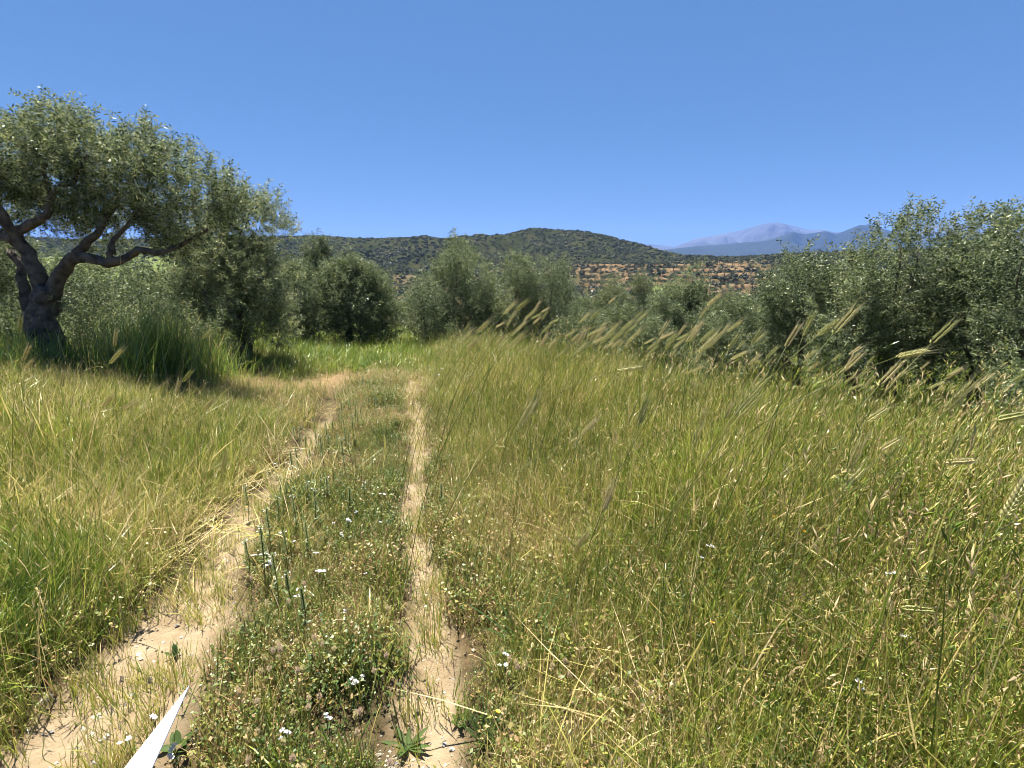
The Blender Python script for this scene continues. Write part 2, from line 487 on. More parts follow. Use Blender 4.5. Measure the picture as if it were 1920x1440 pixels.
# ------------------------------------------------------------------ valley, hills
def row(py, Y): return CAMZ + (490.6 - py) / 984.0 * Y
SKY_PX = [-1600, -700, -100, 60, 200, 330, 430, 530, 600, 650, 700, 760, 800, 870, 920, 960, 1000, 1040, 1090, 1130, 1170, 1210, 1250, 1290, 1340, 1400, 1480, 1560, 1640, 1760, 1920, 2600, 3500]
SKY_PY = [470, 455, 446, 445, 452, 446, 446, 443, 442, 445, 447, 446, 446, 449, 446, 437, 427, 431, 434, 441, 452, 461, 473, 480, 482, 481, 476, 473, 470, 466, 460, 465, 470]
def hill_z(s, Y):
    px = 960 + 955 * s
    sk = np.interp(px, SKY_PX, SKY_PY)
    right = ss(1180, 1330, px)
    ysk = 800 - 260 * right                                   # the right ridge is nearer
    z_sk = row(sk, ysk)
    ter = ss(1020, 1100, px)
    left = 1 - ss(330, 560, px)
    # knots: foot of the hill and its upper break
    y1 = 255.0 + 0 * px
    z1 = row(582, y1)
    y2 = 430 - 10 * ter
    z2 = row(512 - 16 * ter * (1 - right) - 18 * right - 20 * left, y2)
    Z = np.where(Y < 30, -3.6, 0)
    k = [(30, -4.6 + 0 * px), (60, -8.5 + 0 * px), (120, -15 + 0 * px), (190, -20 + 0 * px)]
    Z = np.interp(np.ravel(Y), [20, 45, 80, 130, 190, 255], [-4.4, -7.4, -11.5, -15.8, -19.5, 1.7 - 23.7]).reshape(np.shape(Y))
    a = (Y - y1) / (y2 - y1)
    Z = np.where(Y > y1, z1 + (z2 - z1) * np.clip(a, 0, 1), Z)
    b = np.clip((Y - y2) / (ysk - y2), 0, 1)
    Z = np.where(Y > y2, z2 + (z_sk - z2) * (0.65 * b + 0.35 * b * b * (3 - 2 * b)), Z)
    c = np.clip((Y - ysk) / 600, 0, 1)
    Z = np.where(Y > ysk, z_sk - (z_sk + 25) * c ** 1.3, Z)
    X = s * Y
    amp = ss(200, 420, Y) * (1 - 0.97 * ss(0.8, 1.0, b)) * (1 - c)
    ravine = np.abs(fbm(X / 110 + 0.3, Y / 260, 41, 4) - 0.5) * 2
    Z = Z + amp * (42 * (ravine - 0.42) * ss(0.0, 0.35, b) * (1 - right) + 6 * (fbm(X / 45, Y / 45, 43) - 0.5))
    # terraces cut into the orange hillside
    tz = (Y > y1) * ter * (1 - ss(0.85, 1.05, a)) * (1 - ss(1440, 1520, px))
    step = 3.0
    q = Z / step + 1.1 * (fbm(X / 45, Y / 60, 49) - 0.5)
    fr = q - np.floor(q)
    Zt = (np.floor(q) + ss(0.62, 0.98, fr)) * step - 1.1 * step * (fbm(X / 45, Y / 60, 49) - 0.5)
    Z = Z + 0.9 * tz * (Zt - Z)
    small = ss(300, 700, Y)
    Z = Z + small * 1.2 * (fbm(X / 9, Y / 9, 47, 3) - 0.5)
    return Z
def hill_masks(s, Y):
    px = 960 + 955 * s
    X = s * Y
    py = 490.6 - 984 * (hill_z(s, Y) - CAMZ) / Y
    n = fbm(X / 28, Y / 40, 51) - 0.5
    soil = ss(1070, 1110, px + 60 * n) * (1 - ss(1420, 1470, px + 60 * n)) * (Y > 258) * ss(462, 486, py + 16 * n) * (1 - ss(556, 572, py + 24 * n))
    soil2 = ss(860, 900, px + 50 * n) * (1 - ss(1080, 1100, px)) * ss(486, 492, py + 10 * n) * (1 - ss(500, 530, py + 20 * n)) * 0.85
    soil3 = ss(725, 745, px) * (1 - ss(850, 880, px)) * ss(512, 518, py + 8 * n) * (1 - ss(540, 560, py)) * 0.9
    soil4 = 0.55 * ss(0.54, 0.62, fbm(X / 30, Y / 30, 57)) * (Y < 300)
    soil = np.clip(np.maximum.reduce([soil, soil2 * 0.8, soil3 * 0.5, soil4]), 0, 1) * (Y < 470)
    q = hill_z(s, Y) / 3.0 + 1.1 * (fbm(X / 45, Y / 60, 49) - 0.5); fr = q - np.floor(q)                # bare earth shows on the terrace faces, dry grass on their tops
    soil = soil * (0.50 + 0.34 * ss(0.3, 0.8, fr)) * (0.30 + 1.25 * fbm(X / 14, Y / 18, 59))
    mead = ss(1215, 1230, px) * (1 - ss(1262, 1275, px)) * ss(534, 538, py) * (1 - ss(552, 556, py))
    mead = np.maximum(mead, (1 - ss(320, 380, px)) * ss(475, 485, py) * (1 - ss(520, 540, py)) * 0.9)
    return soil, np.clip(mead, 0, 1)
hs_ = np.concatenate([np.linspace(-2.4, -1.1, 40), np.linspace(-1.09, 1.09, 400), np.linspace(1.1, 2.4, 40)])
hy = np.concatenate([np.linspace(26, 200, 60), np.linspace(204, 460, 140), np.linspace(463, 860, 100), np.linspace(870, 2400, 30)])
HS, HY = np.meshgrid(hs_, hy)
HZ = hill_z(HS, HY)
soilA, meadA = hill_masks(HS, HY)
hills = grid_mesh('hills', HS * HY, HY, HZ, hill_mat(), {'soil': soilA, 'meadow': meadA})
tag(hills, 'scrub covered hills with orange olive terraces across the valley', 'hills', kind='structure')

# ------------------------------------------------------------------ far mountains
def mount(name, px, py, D, depth, seed, rough, label, colr):
    s = np.linspace(-0.9, 2.0, 420)
    t = np.linspace(0, 1, 70)
    S, T = np.meshgrid(s, t)
    crest = np.interp(960 + 955 * S, px, py)
    Yc = D - depth * (1 - T) * (T < 0.999) 
    Y = D - depth * (1 - T)
    zc = row(crest, D)
    X = S * Y
    base = -20.0
    prof = T ** 0.85
    rid = 1.5 * np.abs(fbm(S * D / 700 + 3 + 0.35 * T, T * 1.6 + seed, seed, 6, 0.6) - 0.5) * 2
    Z = base + (zc - base) * prof - rough * (rid - 0.3) * np.sin(PI * np.clip(T, 0, 1)) ** 0.8 * zc
    back_Y = D + depth * np.linspace(0.1, 1, 12)[:, None] + 0 * s
    back_Z = base + (zc[-1:] - base) * (1 - np.linspace(0.1, 1, 12)[:, None]) ** 1.1
    Y = np.vstack([Y, back_Y]); X = np.vstack([X, s[None] * back_Y]); Z = np.vstack([Z, back_Z])
    o = grid_mesh(name, X, Y, Z, plain_mat(name + '_rock', colr, 1.0, 0.35, 0.0012, spec=0.0))
    tag(o, label, 'mountains', kind='structure')
    return o
mount('mountain', [-300, 900, 1100, 1215, 1262, 1300, 1340, 1380, 1400, 1430, 1446, 1460, 1480, 1510, 1530, 1560, 1600, 1680, 1730, 1760, 1790, 1860, 1960, 2300, 3000],
      [478, 475, 466, 458, 463, 448, 441, 433, 428, 420, 418.5, 420, 425, 432, 431, 436, 437, 440, 428, 421, 424, 432, 440, 455, 470],
      9000, 3000, 5, 0.55, 'pale bare mountain peak far away under the sky', (0.076, 0.080, 0.090))
mount('mountain_spur', [-300, 900, 1100, 1200, 1240, 1300, 1380, 1430, 1455, 1479, 1500, 1520, 1540, 1560, 1575, 1600, 1625, 1650, 1700, 1760, 1860, 2000, 2600],
      [482, 480, 478, 474, 469, 462, 456, 452, 444, 435, 440, 437, 434, 440, 434, 423, 424, 431, 444, 440, 450, 455, 470],
      6000, 1900, 9, 0.5, 'darker blue wooded spur in front of the mountain', (0.030, 0.036, 0.026))

# ------------------------------------------------------------------ haze
HAZE = True
if HAZE:
    hb = MB()
    x0, x1, y0, y1, z0, z1 = -27000, 27000, -300, 13000, -60, 760
    hb.add([(x, y, z) for z in (z0, z1) for y in (y0, y1) for x in (x0, x1)],
           [(0, 2, 3, 1), (4, 5, 7, 6), (0, 1, 5, 4), (2, 6, 7, 3), (0, 4, 6, 2), (1, 3, 7, 5)])
    hm, n, l = new_mat('air')
    out = n.new('ShaderNodeOutputMaterial'); pv = n.new('ShaderNodeVolumePrincipled')
    pv.inputs['Color'].default_value = (0.20, 0.40, 0.95, 1)
    pv.inputs['Density'].default_value = 0.55e-4
    pv.inputs['Anisotropy'].default_value = 0.0
    l.new(pv.outputs[0], out.inputs['Volume'])
    haze = link('haze', hb.mesh('haze', [hm]))
    tag(haze, 'thin blue haze of warm air over the valley', 'haze', kind='stuff')

# ------------------------------------------------------------------ olive twigs and trees
def twig_proto(nl, L, leaf, w, r):
    m = MB()
    for i in range(nl):
        t = (i + 0.5) / nl
        base = np.array([L * t, 0.02 * math.sin(5 * t), 0.0])
        a = i * 2.4 + r.uniform(-.5, .5)
        d = np.array([r.uniform(0.25, 0.9), math.cos(a), math.sin(a)])
        d /= np.linalg.norm(d)
        side = np.cross(d, [r.uniform(-1, 1), r.uniform(-1, 1), r.uniform(-1, 1)])
        side /= np.linalg.norm(side) + 1e-9
        ll = leaf * r.uniform(0.7, 1.25)
        ww = w * r.uniform(0.8, 1.2)
        m.add([base, base + d * ll * 0.5 + side * ww, base + d * ll, base + d * ll * 0.5 - side * ww],
              [(0, 1, 2), (0, 2, 3)], 0, min(1, max(0, r.gauss(0.36, 0.30))))
    return m
R_ = random.Random(3)
TWIGS = [twig_proto(18, 0.24, 0.060, 0.0088, R_) for _ in range(6)]
TWIGS_MID = [twig_proto(17, 0.28, 0.062, 0.0105, R_) for _ in range(6)]

def crown_scatter(name, blobs, per, protos, sc, seed, parent, origin, gap=0.32, tint0=0.0, shoots=9):
    r = np.random.default_rng(seed)
    P_, D_, T_ = [], [], []
    for (c, rad) in blobs:
        rad = np.array(rad, float)
        n = int(per * (rad[0] * rad[1] + rad[1] * rad[2] + rad[0] * rad[2]) / 3)
        d = r.normal(size=(n, 3)); d /= np.linalg.norm(d, axis=1, keepdims=True)
        rr = 0.30 + 0.70 * r.random(n) ** 0.55
        rr *= 1 + 0.22 * r.normal(size=n) * (r.random(n) < 0.35)
        p = np.array(c) + d * rad * rr[:, None]
        P_.append(p)
        dd = d + np.array([0.1, 0, 0.55]) + 0.55 * r.normal(size=(n, 3))
        D_.append(dd)
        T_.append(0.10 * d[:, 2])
    P_, D_, T_ = np.vstack(P_), np.vstack(D_), np.concatenate(T_)
    SP, SD = [], []
    for (c, rad) in blobs:                                 # leafy shoots standing out of the top of each lump
        rad = np.array(rad, float)
        for _ in range(int(shoots * (0.5 + rad[0]))):
            d = r.normal(size=3); d[2] = abs(d[2]) * 0.8 + 0.25; d /= np.linalg.norm(d)
            st = np.array(c) + d * rad * 0.85
            g = d * 0.6 + np.array([0.08, 0, 0.8]) + 0.25 * r.normal(size=3); g /= np.linalg.norm(g)
            Ls = r.uniform(0.12, 0.45) * min(1.0, 0.6 + rad[0] * 0.6)
            for t in np.arange(0, Ls, 0.11 * sc):
                SP.append(st + g * t + 0.015 * r.normal(size=3)); SD.append(g + 0.35 * r.normal(size=3))
    nz = 0.5 * vnoise(P_[:, 0] * 1.7 + P_[:, 2] * 1.1, P_[:, 1] * 1.7 + P_[:, 2] * 1.5, seed) + 0.5 * vnoise(P_[:, 0] * 3.7 + P_[:, 2] * 2.1, P_[:, 1] * 3.1 - P_[:, 2] * 3.3, seed + 3)
    keep = nz > gap + 0.11 + 0.10 * (r.random(len(P_)) - 0.5)
    P_, D_, T_, nz = P_[keep], D_[keep], T_[keep], nz[keep]
    if SP:
        P_ = np.vstack([P_, SP]); D_ = np.vstack([D_, SD]); T_ = np.concatenate([T_, np.full(len(SP), 0.1)])
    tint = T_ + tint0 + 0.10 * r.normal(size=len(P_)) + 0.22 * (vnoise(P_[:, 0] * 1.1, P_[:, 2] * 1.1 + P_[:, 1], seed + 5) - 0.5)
    rot = rot_from_dir(D_, r.random(len(P_)) * 2 * PI)
    scl = sc * (0.75 + 0.6 * r.random(len(P_)))
    return realize(name, protos, [OLIVE], P_ - np.array(origin), rot, scl, tint, parent)

def limb(mb, pts, r0, r1, seed, sides=7, wob=0.05):
    r = random.Random(seed)
    pts = [np.array(p, float) for p in pts]
    dense = []
    for a, b in zip(pts[:-1], pts[1:]):
        for k in range(3):
            dense.append(a + (b - a) * k / 3)
    dense.append(pts[-1])
    n = len(dense)
    q = []
    for i, p in enumerate(dense):
        w = wob if 0 < i < n - 1 else 0
        q.append(p + np.array([r.uniform(-w, w), r.uniform(-w, w), r.uniform(-w, w) * .5]))
    mb.tube(q, [r0 + (r1 - r0) * (i / (n - 1)) ** 0.8 for i in range(n)], sides)

TREES_NEAR = 'olive trees around the track'
def auto_tree(pxc, pytop, pybot, wpx, Y, seed, label, per=650, sc=1.15, lumps=9, tint0=0.0, protos=None, gap=0.3, trunk_r=0.12, leaders=(), pxbase=None, low=0.12):
    """A bushy olive: its crown is a cluster of lumps filling the height, on a short forked trunk."""
    r = random.Random(seed)
    ptop, pbot = P(pxc, pytop, Y), P(pxc, pybot, Y)
    bx = P(pxbase if pxbase is not None else pxc, pybot, Y)[0]
    by = Y
    bz = float(zg(bx, by)) if by < 45 else float(pbot[2])
    base = np.array([bx, by, bz])
    W = wpx / F * np.linalg.norm(ptop - np.array([0, 0, CAMZ])) * 0.98
    H = ptop[2] - bz
    root = empty('olive_tree', base)
    blobs = []
    cx = ptop[0]
    lumps = int(lumps * 1.5)
    for i in range(lumps):
        h = low + (0.98 - low) * ((i + r.uniform(0.1, 0.9)) / lumps) ** 0.9
        rad = min(W, H) * r.uniform(0.17, 0.27)
        wid = 0.56 * W * (1 - 0.75 * max(0, (h - 0.35) / 0.65) ** 1.8) * (0.75 + 0.25 * min(1, h / 0.3))
        a = i * 2.4 + r.uniform(-0.6, 0.6)
        rr = max(0, wid - rad * 0.8) * r.uniform(0.55, 1.0)
        z = min(bz + H * h, bz + H - rad * 0.85)
        z = max(z, bz + rad * 0.7)
        blobs.append(((cx + rr * math.cos(a), by + rr * math.sin(a) * 0.8, z), (rad, rad, rad * r.uniform(0.85, 1.2))))
    for (lx, ly, lw) in leaders:
        q = P(lx, ly, Y); rw = lw / F * Y
        blobs.append((q, (rw, rw, rw * 1.6)))
    t = MB()
    fork = base + np.array([(cx - bx) * 0.4, 0, H * 0.28])
    limb(t, [base - np.array([0, 0, 0.15]), base + (fork - base) * 0.5 + np.array([r.uniform(-.08, .08), 0, 0]), fork], trunk_r * 1.3, trunk_r * 0.9, seed, 8)
    for (c, rad) in blobs[::2] + blobs[len(blobs) - len(leaders):]:
        c = np.array(c)
        mid = (fork + c) / 2 + np.array([r.uniform(-.15, .15), r.uniform(-.15, .15), -0.1])
        limb(t, [fork, mid, fork + (c - fork) * 0.9], trunk_r * 0.5, trunk_r * 0.07, seed + 1, 6)
    t.v = [tuple(np.array(p) - base) for p in t.v]
    link('trunk', t.mesh('trunk', [BARK], True), root)
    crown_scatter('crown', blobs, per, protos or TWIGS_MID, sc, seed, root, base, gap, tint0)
    tag(root, label, 'tree', TREES_NEAR)
    return root

# the big old olive on the left
O1 = np.array([*P(92, 690, 9.0)[:2], 0.0]); O1[2] = float(zg(O1[0], O1[1]))
old = empty('olive_tree', O1)
tm = MB()
def PL(lst, Y): return [P(a, b, Y + c) - O1 for a, b, c in lst]
base0 = np.array([0, 0, -0.2])
limb(tm, [base0] + PL([(92, 640, 0), (76, 590, 0), (92, 540, 0)], 9.0), 0.29, 0.19, 1, 22, 0.06)
limb(tm, PL([(85, 560, 0.05), (66, 505, 0), (42, 458, 0), (20, 428, -0.1), (-6, 392, -0.2), (-40, 350, -0.3)], 9.0), 0.145, 0.05, 2, 16, 0.03)
limb(tm, PL([(92, 560, -0.05), (112, 512, 0), (138, 482, 0), (165, 484, 0), (200, 494, 0), (232, 487, 0), (258, 469, 0), (292, 474, 0), (338, 461, 0.1), (390, 430, 0.2)], 9.0), 0.125, 0.03, 3, 16, 0.02)
limb(tm, PL([(140, 482, 0), (160, 458, 0), (188, 430, 0.1), (215, 385, 0.2), (250, 330, 0.1)], 9.0), 0.085, 0.03, 4, 7, 0.03)
limb(tm, PL([(204, 492, 0), (208, 470, 0), (214, 448, 0.1), (270, 390, 0.2)], 9.0), 0.075, 0.03, 5, 7, 0.02)
limb(tm, PL([(28, 440, 0), (52, 424, 0), (88, 404, 0), (96, 372, 0), (112, 350, 0), (140, 340, 0.1), (165, 290, 0.1)], 9.0), 0.085, 0.03, 6, 7, 0.02)
limb(tm, PL([(30, 450, 0), (8, 440, 0), (-30, 445, 0.2), (-70, 400, 0.3)], 9.0), 0.12, 0.05, 7, 7, 0.02)
limb(tm, PL([(97, 368, 0), (80, 320, 0), (100, 240, 0)], 9.0), 0.04, 0.015, 8, 6, 0.02)
limb(tm, PL([(66, 640, .2), (50, 560, 0.35), (40, 500, 0.4), (20, 470, 0.5)], 9.0), 0.12, 0.06, 9, 7, 0.03)
link('trunk', tm.mesh('trunk', [BARK], True), old)
OB = [(112, 215, 26, 0), (95, 238, 28, .3), (132, 240, 28, -.2), (165, 252, 28, .2), (195, 262, 26, 0), (148, 272, 32, .4), (110, 268, 32, -.3), (72, 262, 26, .2), (45, 270, 24, .3), (15, 275, 28, .1), (-15, 290, 34, .3),
      (30, 300, 32, -.3), (65, 305, 32, .3), (100, 305, 34, .1), (140, 310, 34, -.4), (175, 298, 28, .3), (10, 330, 36, .3), (45, 345, 34, .5), (-30, 345, 44, .1), (85, 345, 30, .6), (120, 352, 34, .3), (155, 350, 32, -.2), (30, 385, 30, .6), (65, 385, 28, .3), (110, 395, 32, .5), (145, 395, 32, .3), (75, 420, 26, .7),
      (265, 262, 22, 0), (285, 288, 30, .3), (252, 300, 28, -.2), (312, 305, 30, .2), (340, 322, 30, 0), (275, 330, 34, .4), (245, 345, 32, .1), (310, 345, 36, -.3), (350, 355, 36, .3), (380, 350, 28, .1), (405, 372, 28, 0), (230, 385, 34, .3), (270, 378, 38, .1), (315, 392, 38, .4), (360, 395, 38, -.2), (400, 402, 34, .3), (430, 395, 24, 0),
      (200, 405, 28, .4), (240, 420, 34, .2), (285, 425, 36, .4), (330, 430, 36, .1), (375, 435, 36, .3), (415, 435, 32, .1), (180, 440, 26, .6), (215, 452, 26, .5), (262, 452, 26, .5), (310, 458, 26, .5), (350, 470, 30, .4), (390, 470, 30, .3), (165, 410, 26, .2), (130, 432, 26, .7),
      (-60, 300, 60, 0), (-90, 380, 70, .2), (-40, 420, 45, .6), (-10, 500, 45, .8), (10, 540, 40, .9), (45, 430, 24, .8), (10, 410, 30, .7)]
blobs = []
for a, b, r_, dy in OB:
    b, r_ = b + max(0, (330 - b)) * 0.22, r_ * 0.94
    q = P(a, b, 9.0 + dy * 1.4); w = r_ / F * 10.6
    blobs.append((q, (w, w * 1.15, w)))
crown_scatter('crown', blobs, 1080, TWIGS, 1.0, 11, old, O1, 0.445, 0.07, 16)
tag(old, 'big gnarled old olive tree with a dark forked trunk and long low branch', 'tree', TREES_NEAR)

# the olive beside it
O2 = np.array([*P(458, 655, 12.0)[:2], 0.0]); O2[2] = float(zg(O2[0], O2[1]))
t2 = empty('olive_tree', O2)
tm = MB()
def PL2(lst, Y): return [P(a, b, Y + c) - O2 for a, b, c in lst]
limb(tm, [np.array([0, 0, -0.2])] + PL2([(456, 630, 0), (446, 600, 0), (450, 560, 0), (460, 500, 0)], 12.0), 0.17, 0.08, 1, 9, 0.04)
limb(tm, PL2([(450, 618, 0), (420, 606, -.2), (400, 590, -.3), (380, 540, -.3)], 12.0), 0.09, 0.03, 2, 7, 0.03)
limb(tm, PL2([(450, 580, 0), (480, 540, 0), (505, 480, 0)], 12.0), 0.08, 0.03, 3, 7, 0.03)
limb(tm, PL2([(450, 560, 0), (420, 500, 0), (410, 440, 0)], 12.0), 0.08, 0.03, 4, 7, 0.03)
link('trunk', tm.mesh('trunk', [BARK], True), t2)
blobs = []
for a, b, r_, dy in [(400, 450, 48, 0), (455, 425, 48, .3), (495, 410, 36, 0), (440, 480, 55, -.2), (495, 460, 45, 0), (520, 440, 26, 0), (390, 505, 46, 0), (450, 535, 50, .3), (495, 520, 40, -.2),
                     (370, 470, 40, .3), (400, 560, 42, 0), (440, 590, 36, .2), (485, 575, 36, 0), (470, 385, 26, .2), (430, 380, 30, .4), (355, 520, 30, .2), (505, 490, 30, .5), (395, 612, 30, -.2), (435, 622, 32, -.3), (485, 615, 32, .1), (520, 575, 30, .2), (530, 525, 26, .1), (368, 575, 28, .1), (455, 575, 34, -.5), (525, 625, 28, .4)]:
    q = P(a, b, 12.0 + dy * 1.5); w = r_ / F * 12.4
    blobs.append((q, (w, w * 1.1, w)))
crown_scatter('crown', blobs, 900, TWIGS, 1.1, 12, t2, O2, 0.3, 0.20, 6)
tag(t2, 'rounded olive tree with yellowish leaves under the long branch of the old tree', 'tree', TREES_NEAR)

# the others, left to right
auto_tree(215, 500, 630, 190, 17, 21, 'dark olive thicket behind the trunk of the old tree', 478, 1.2, 9, 0.0)
auto_tree(40, 480, 640, 200, 15, 22, 'shaded olive at the left edge behind the forked trunk', 478, 1.2, 9, -0.05)
auto_tree(300, 520, 620, 150, 22, 23, 'small grey olive seen below the long low branch', 478, 1.35, 8, 0.0)
auto_tree(555, 505, 640, 110, 17, 24, 'olive bush squeezed behind the yellowish olive', 551, 1.2, 9, 0.04)
auto_tree(592, 455, 610, 70, 23, 25, 'tall narrow dark olive rising above the bushes', 609, 1.4, 9, -0.12, low=0.3)
auto_tree(655, 497, 660, 165, 18, 26, 'dense silvery olive bush left of where the track disappears', 623, 1.25, 12, 0.02, low=0.05)
auto_tree(742, 572, 632, 75, 34, 27, 'little grey olive at the end of the green path', 435, 1.6, 7, 0.0)
auto_tree(1100, 570, 660, 100, 24, 32, 'grey olive bush low beside the clump', 478, 1.4, 8, 0.0, low=0.02)
auto_tree(1150, 556, 665, 110, 21, 33, 'pale olive with a round top left of the slender one', 522, 1.3, 9, 0.08, leaders=((1148, 560, 18),), low=0.02)
auto_tree(1203, 530, 670, 62, 20, 34, 'slender upright olive with a thin leading shoot', 580, 1.25, 10, 0.05, low=0.02)
auto_tree(1285, 545, 680, 150, 18, 35, 'light green olive rising in front of the orange terraces', 551, 1.25, 11, 0.09, leaders=((1300, 525, 16),), low=0.02)
auto_tree(1245, 575, 690, 110, 16, 36, 'dark rounded olive bush below the slender one', 551, 1.2, 9, 0.0, low=0.02)
auto_tree(1370, 570, 690, 150, 16, 37, 'broad grey green olive bush on the lower terrace', 551, 1.2, 10, 0.02, low=0.02)
auto_tree(1160, 590, 690, 110, 17, 38, 'small olive bush behind the leaning barley heads', 478, 1.25, 8, 0.05, low=0.02)
auto_tree(1440, 560, 700, 110, 17, 39, 'pale olive bush left of the big dark olives', 522, 1.25, 9, 0.05, low=0.02)

# trees whose outline is plain to see: lumps set where the photograph shows them
def lump_tree(label, bpx, bpy_, Y, lumps, seed, tint0=0.0, per=820, sc=1.1, trunk_r=0.11, gap=0.34, shoots=8, fork=0.35):
    r = random.Random(seed)
    b = P(bpx, bpy_, Y); base = np.array([b[0], b[1], float(zg(b[0], b[1]))])
    root = empty('olive_tree', base); blobs = []
    for k, (a, c, rad) in enumerate(lumps):
        dy = ((k * 0.618) % 1 - 0.5) * 1.8 * (0.4 + Y / 22)
        q = P(a, c, Y + dy); w = rad / F * np.linalg.norm(q - np.array([0, 0, CAMZ]))
        blobs.append((q, (w, w * 1.1, w)))
    t = MB(); top = np.mean([np.array(c) for c, _ in blobs], 0)
    fk = base + (top - base) * fork
    limb(t, [base - np.array([0, 0, .15]), (base + fk) / 2 + np.array([r.uniform(-.1, .1), 0, 0]), fk], trunk_r * 1.4, trunk_r, seed, 8)
    for (c, rad) in blobs[::2]:
        c = np.array(c); limb(t, [fk, (fk + c) / 2 + np.array([r.uniform(-.15, .15), r.uniform(-.15, .15), -.05]), fk + (c - fk) * 0.9], trunk_r * .5, trunk_r * .07, seed + 1, 6)
    t.v = [tuple(np.array(p) - base) for p in t.v]
    link('trunk', t.mesh('trunk', [BARK], True), root)
    crown_scatter('crown', blobs, per, TWIGS_MID, sc, seed, root, base, gap, tint0, shoots)
    tag(root, label, 'tree', TREES_NEAR)
lump_tree('olive with one tall pale shoot right of the track', 850, 652, 19, [(858, 472, 18), (866, 494, 26), (845, 520, 34), (885, 528, 36), (812, 548, 34), (850, 570, 38), (895, 575, 34), (830, 610, 36), (880, 620, 38), (910, 600, 28), (905, 640, 26), (858, 640, 30)], 28, 0.10, sc=1.25)
lump_tree('low dark olive bush right beside the track', 800, 650, 17.5, [(792, 562, 26), (772, 590, 22), (800, 600, 32), (835, 600, 30), (815, 630, 30), (845, 640, 22), (785, 620, 20)], 29, -0.10, sc=1.15)
lump_tree('bright green olive in the clump right of the track', 955, 650, 20, [(972, 512, 26), (950, 532, 28), (992, 530, 24), (930, 560, 32), (968, 572, 34), (940, 605, 34), (985, 610, 34), (955, 640, 30)], 30, 0.14, sc=1.25)
lump_tree('dark green olive at the right end of the clump', 1030, 655, 19, [(1040, 515, 22), (1052, 540, 24), (1018, 545, 28), (1040, 575, 30), (1008, 590, 32), (1060, 600, 24), (1030, 622, 34), (1000, 640, 28), (1062, 640, 24)], 31, -0.02, sc=1.2)
auto_tree(1090, 600, 672, 130, 16, 61, 'grey bush filling the gap right of the clump', 480, 1.2, 9, 0.04, low=0.02)
auto_tree(1215, 618, 690, 150, 14.5, 62, 'low grey green bush behind the leaning seed heads', 480, 1.15, 9, 0.05, low=0.02)
auto_tree(1340, 610, 700, 160, 14, 63, 'broad low bush in front of the broad olive', 480, 1.1, 9, 0.02, low=0.02)
lump_tree('olive with greyish leaves leaning out from the dark olives', 1500, 720, 12.8, [(1505, 515, 30), (1475, 540, 34), (1530, 545, 34), (1455, 580, 34), (1500, 590, 44), (1550, 590, 34), (1460, 635, 40), (1520, 645, 46), (1440, 670, 30), (1485, 695, 40), (1545, 690, 36)], 40, 0.03)
lump_tree('tall dark olive with a feathery top on the right', 1670, 735, 11.8, [(1690, 434, 19), (1733, 418, 8), (1728, 441, 10), (1668, 456, 25), (1715, 471, 28), (1640, 496, 32), (1690, 516, 43), (1745, 516, 28), (1600, 521, 30), (1650, 566, 45), (1720, 566, 45), (1600, 581, 32), (1680, 626, 45), (1745, 631, 36), (1640, 666, 32)], 41, 0.0, trunk_r=0.15, shoots=12)
lump_tree('yellow green olive in front of the tall feathery one', 1610, 730, 10.8, [(1585, 561, 27), (1625, 566, 30), (1560, 586, 28), (1600, 611, 36), (1655, 606, 30), (1575, 651, 36), (1630, 656, 37), (1560, 696, 28), (1615, 706, 30)], 42, 0.13, sc=1.05)
lump_tree('tall olive with a spreading grey top near the right edge', 1850, 735, 10.8, [(1848, 436, 19), (1815, 448, 19), (1870, 461, 23), (1800, 481, 30), (1845, 496, 37), (1772, 516, 25), (1820, 556, 41), (1880, 536, 37), (1785, 586, 37), (1845, 606, 41), (1800, 646, 36), (1760, 656, 32)], 43, 0.02, trunk_r=0.13, shoots=12)
lump_tree('shaded olive between the two tall ones', 1745, 740, 12.6, [(1760, 556, 30), (1740, 596, 36), (1775, 626, 36), (1730, 656, 36), (1780, 676, 32), (1700, 686, 32)], 46, -0.06)
lump_tree('olive cut off by the right edge of the view', 1935, 765, 9.2, [(1915, 456, 32), (1900, 516, 39), (1945, 496, 45), (1910, 576, 48), (1965, 576, 63), (1895, 636, 39), (1935, 666, 54), (1985, 686, 63), (1900, 706, 36)], 44, 0.04, sc=1.0, trunk_r=0.13)
lump_tree('low silvery olive shoot at the right edge', 1890, 775, 8.0, [(1890, 706, 23), (1870, 731, 23), (1905, 741, 27), (1885, 761, 25)], 45, 0.10, sc=0.9, trunk_r=0.04)

lump_tree('leafy green shrub just right of the old trunk', 185, 690, 10.2, [(165, 600, 30), (205, 610, 34), (180, 640, 34), (150, 650, 28), (220, 655, 30), (195, 670, 28)], 51, 0.10, per=620, sc=1.0, trunk_r=0.03)
lump_tree('grey leafy shrub between the two left olives', 330, 668, 12.5, [(300, 560, 26), (335, 575, 30), (365, 590, 28), (320, 610, 32), (360, 630, 30), (290, 620, 28)], 52, 0.02, per=620, sc=1.1, trunk_r=0.03)
lump_tree('low yellowish shrub at the foot of the yellowish olive', 410, 672, 10.8, [(385, 630, 24), (415, 640, 22), (400, 655, 24)], 53, 0.22, per=620, sc=1.0, trunk_r=0.02)
lump_tree('dark shrub behind the old trunk at the left edge', 30, 670, 11.5, [(10, 580, 40), (45, 600, 34), (20, 630, 40), (-20, 620, 40)], 54, -0.02, per=620, sc=1.1, trunk_r=0.03)

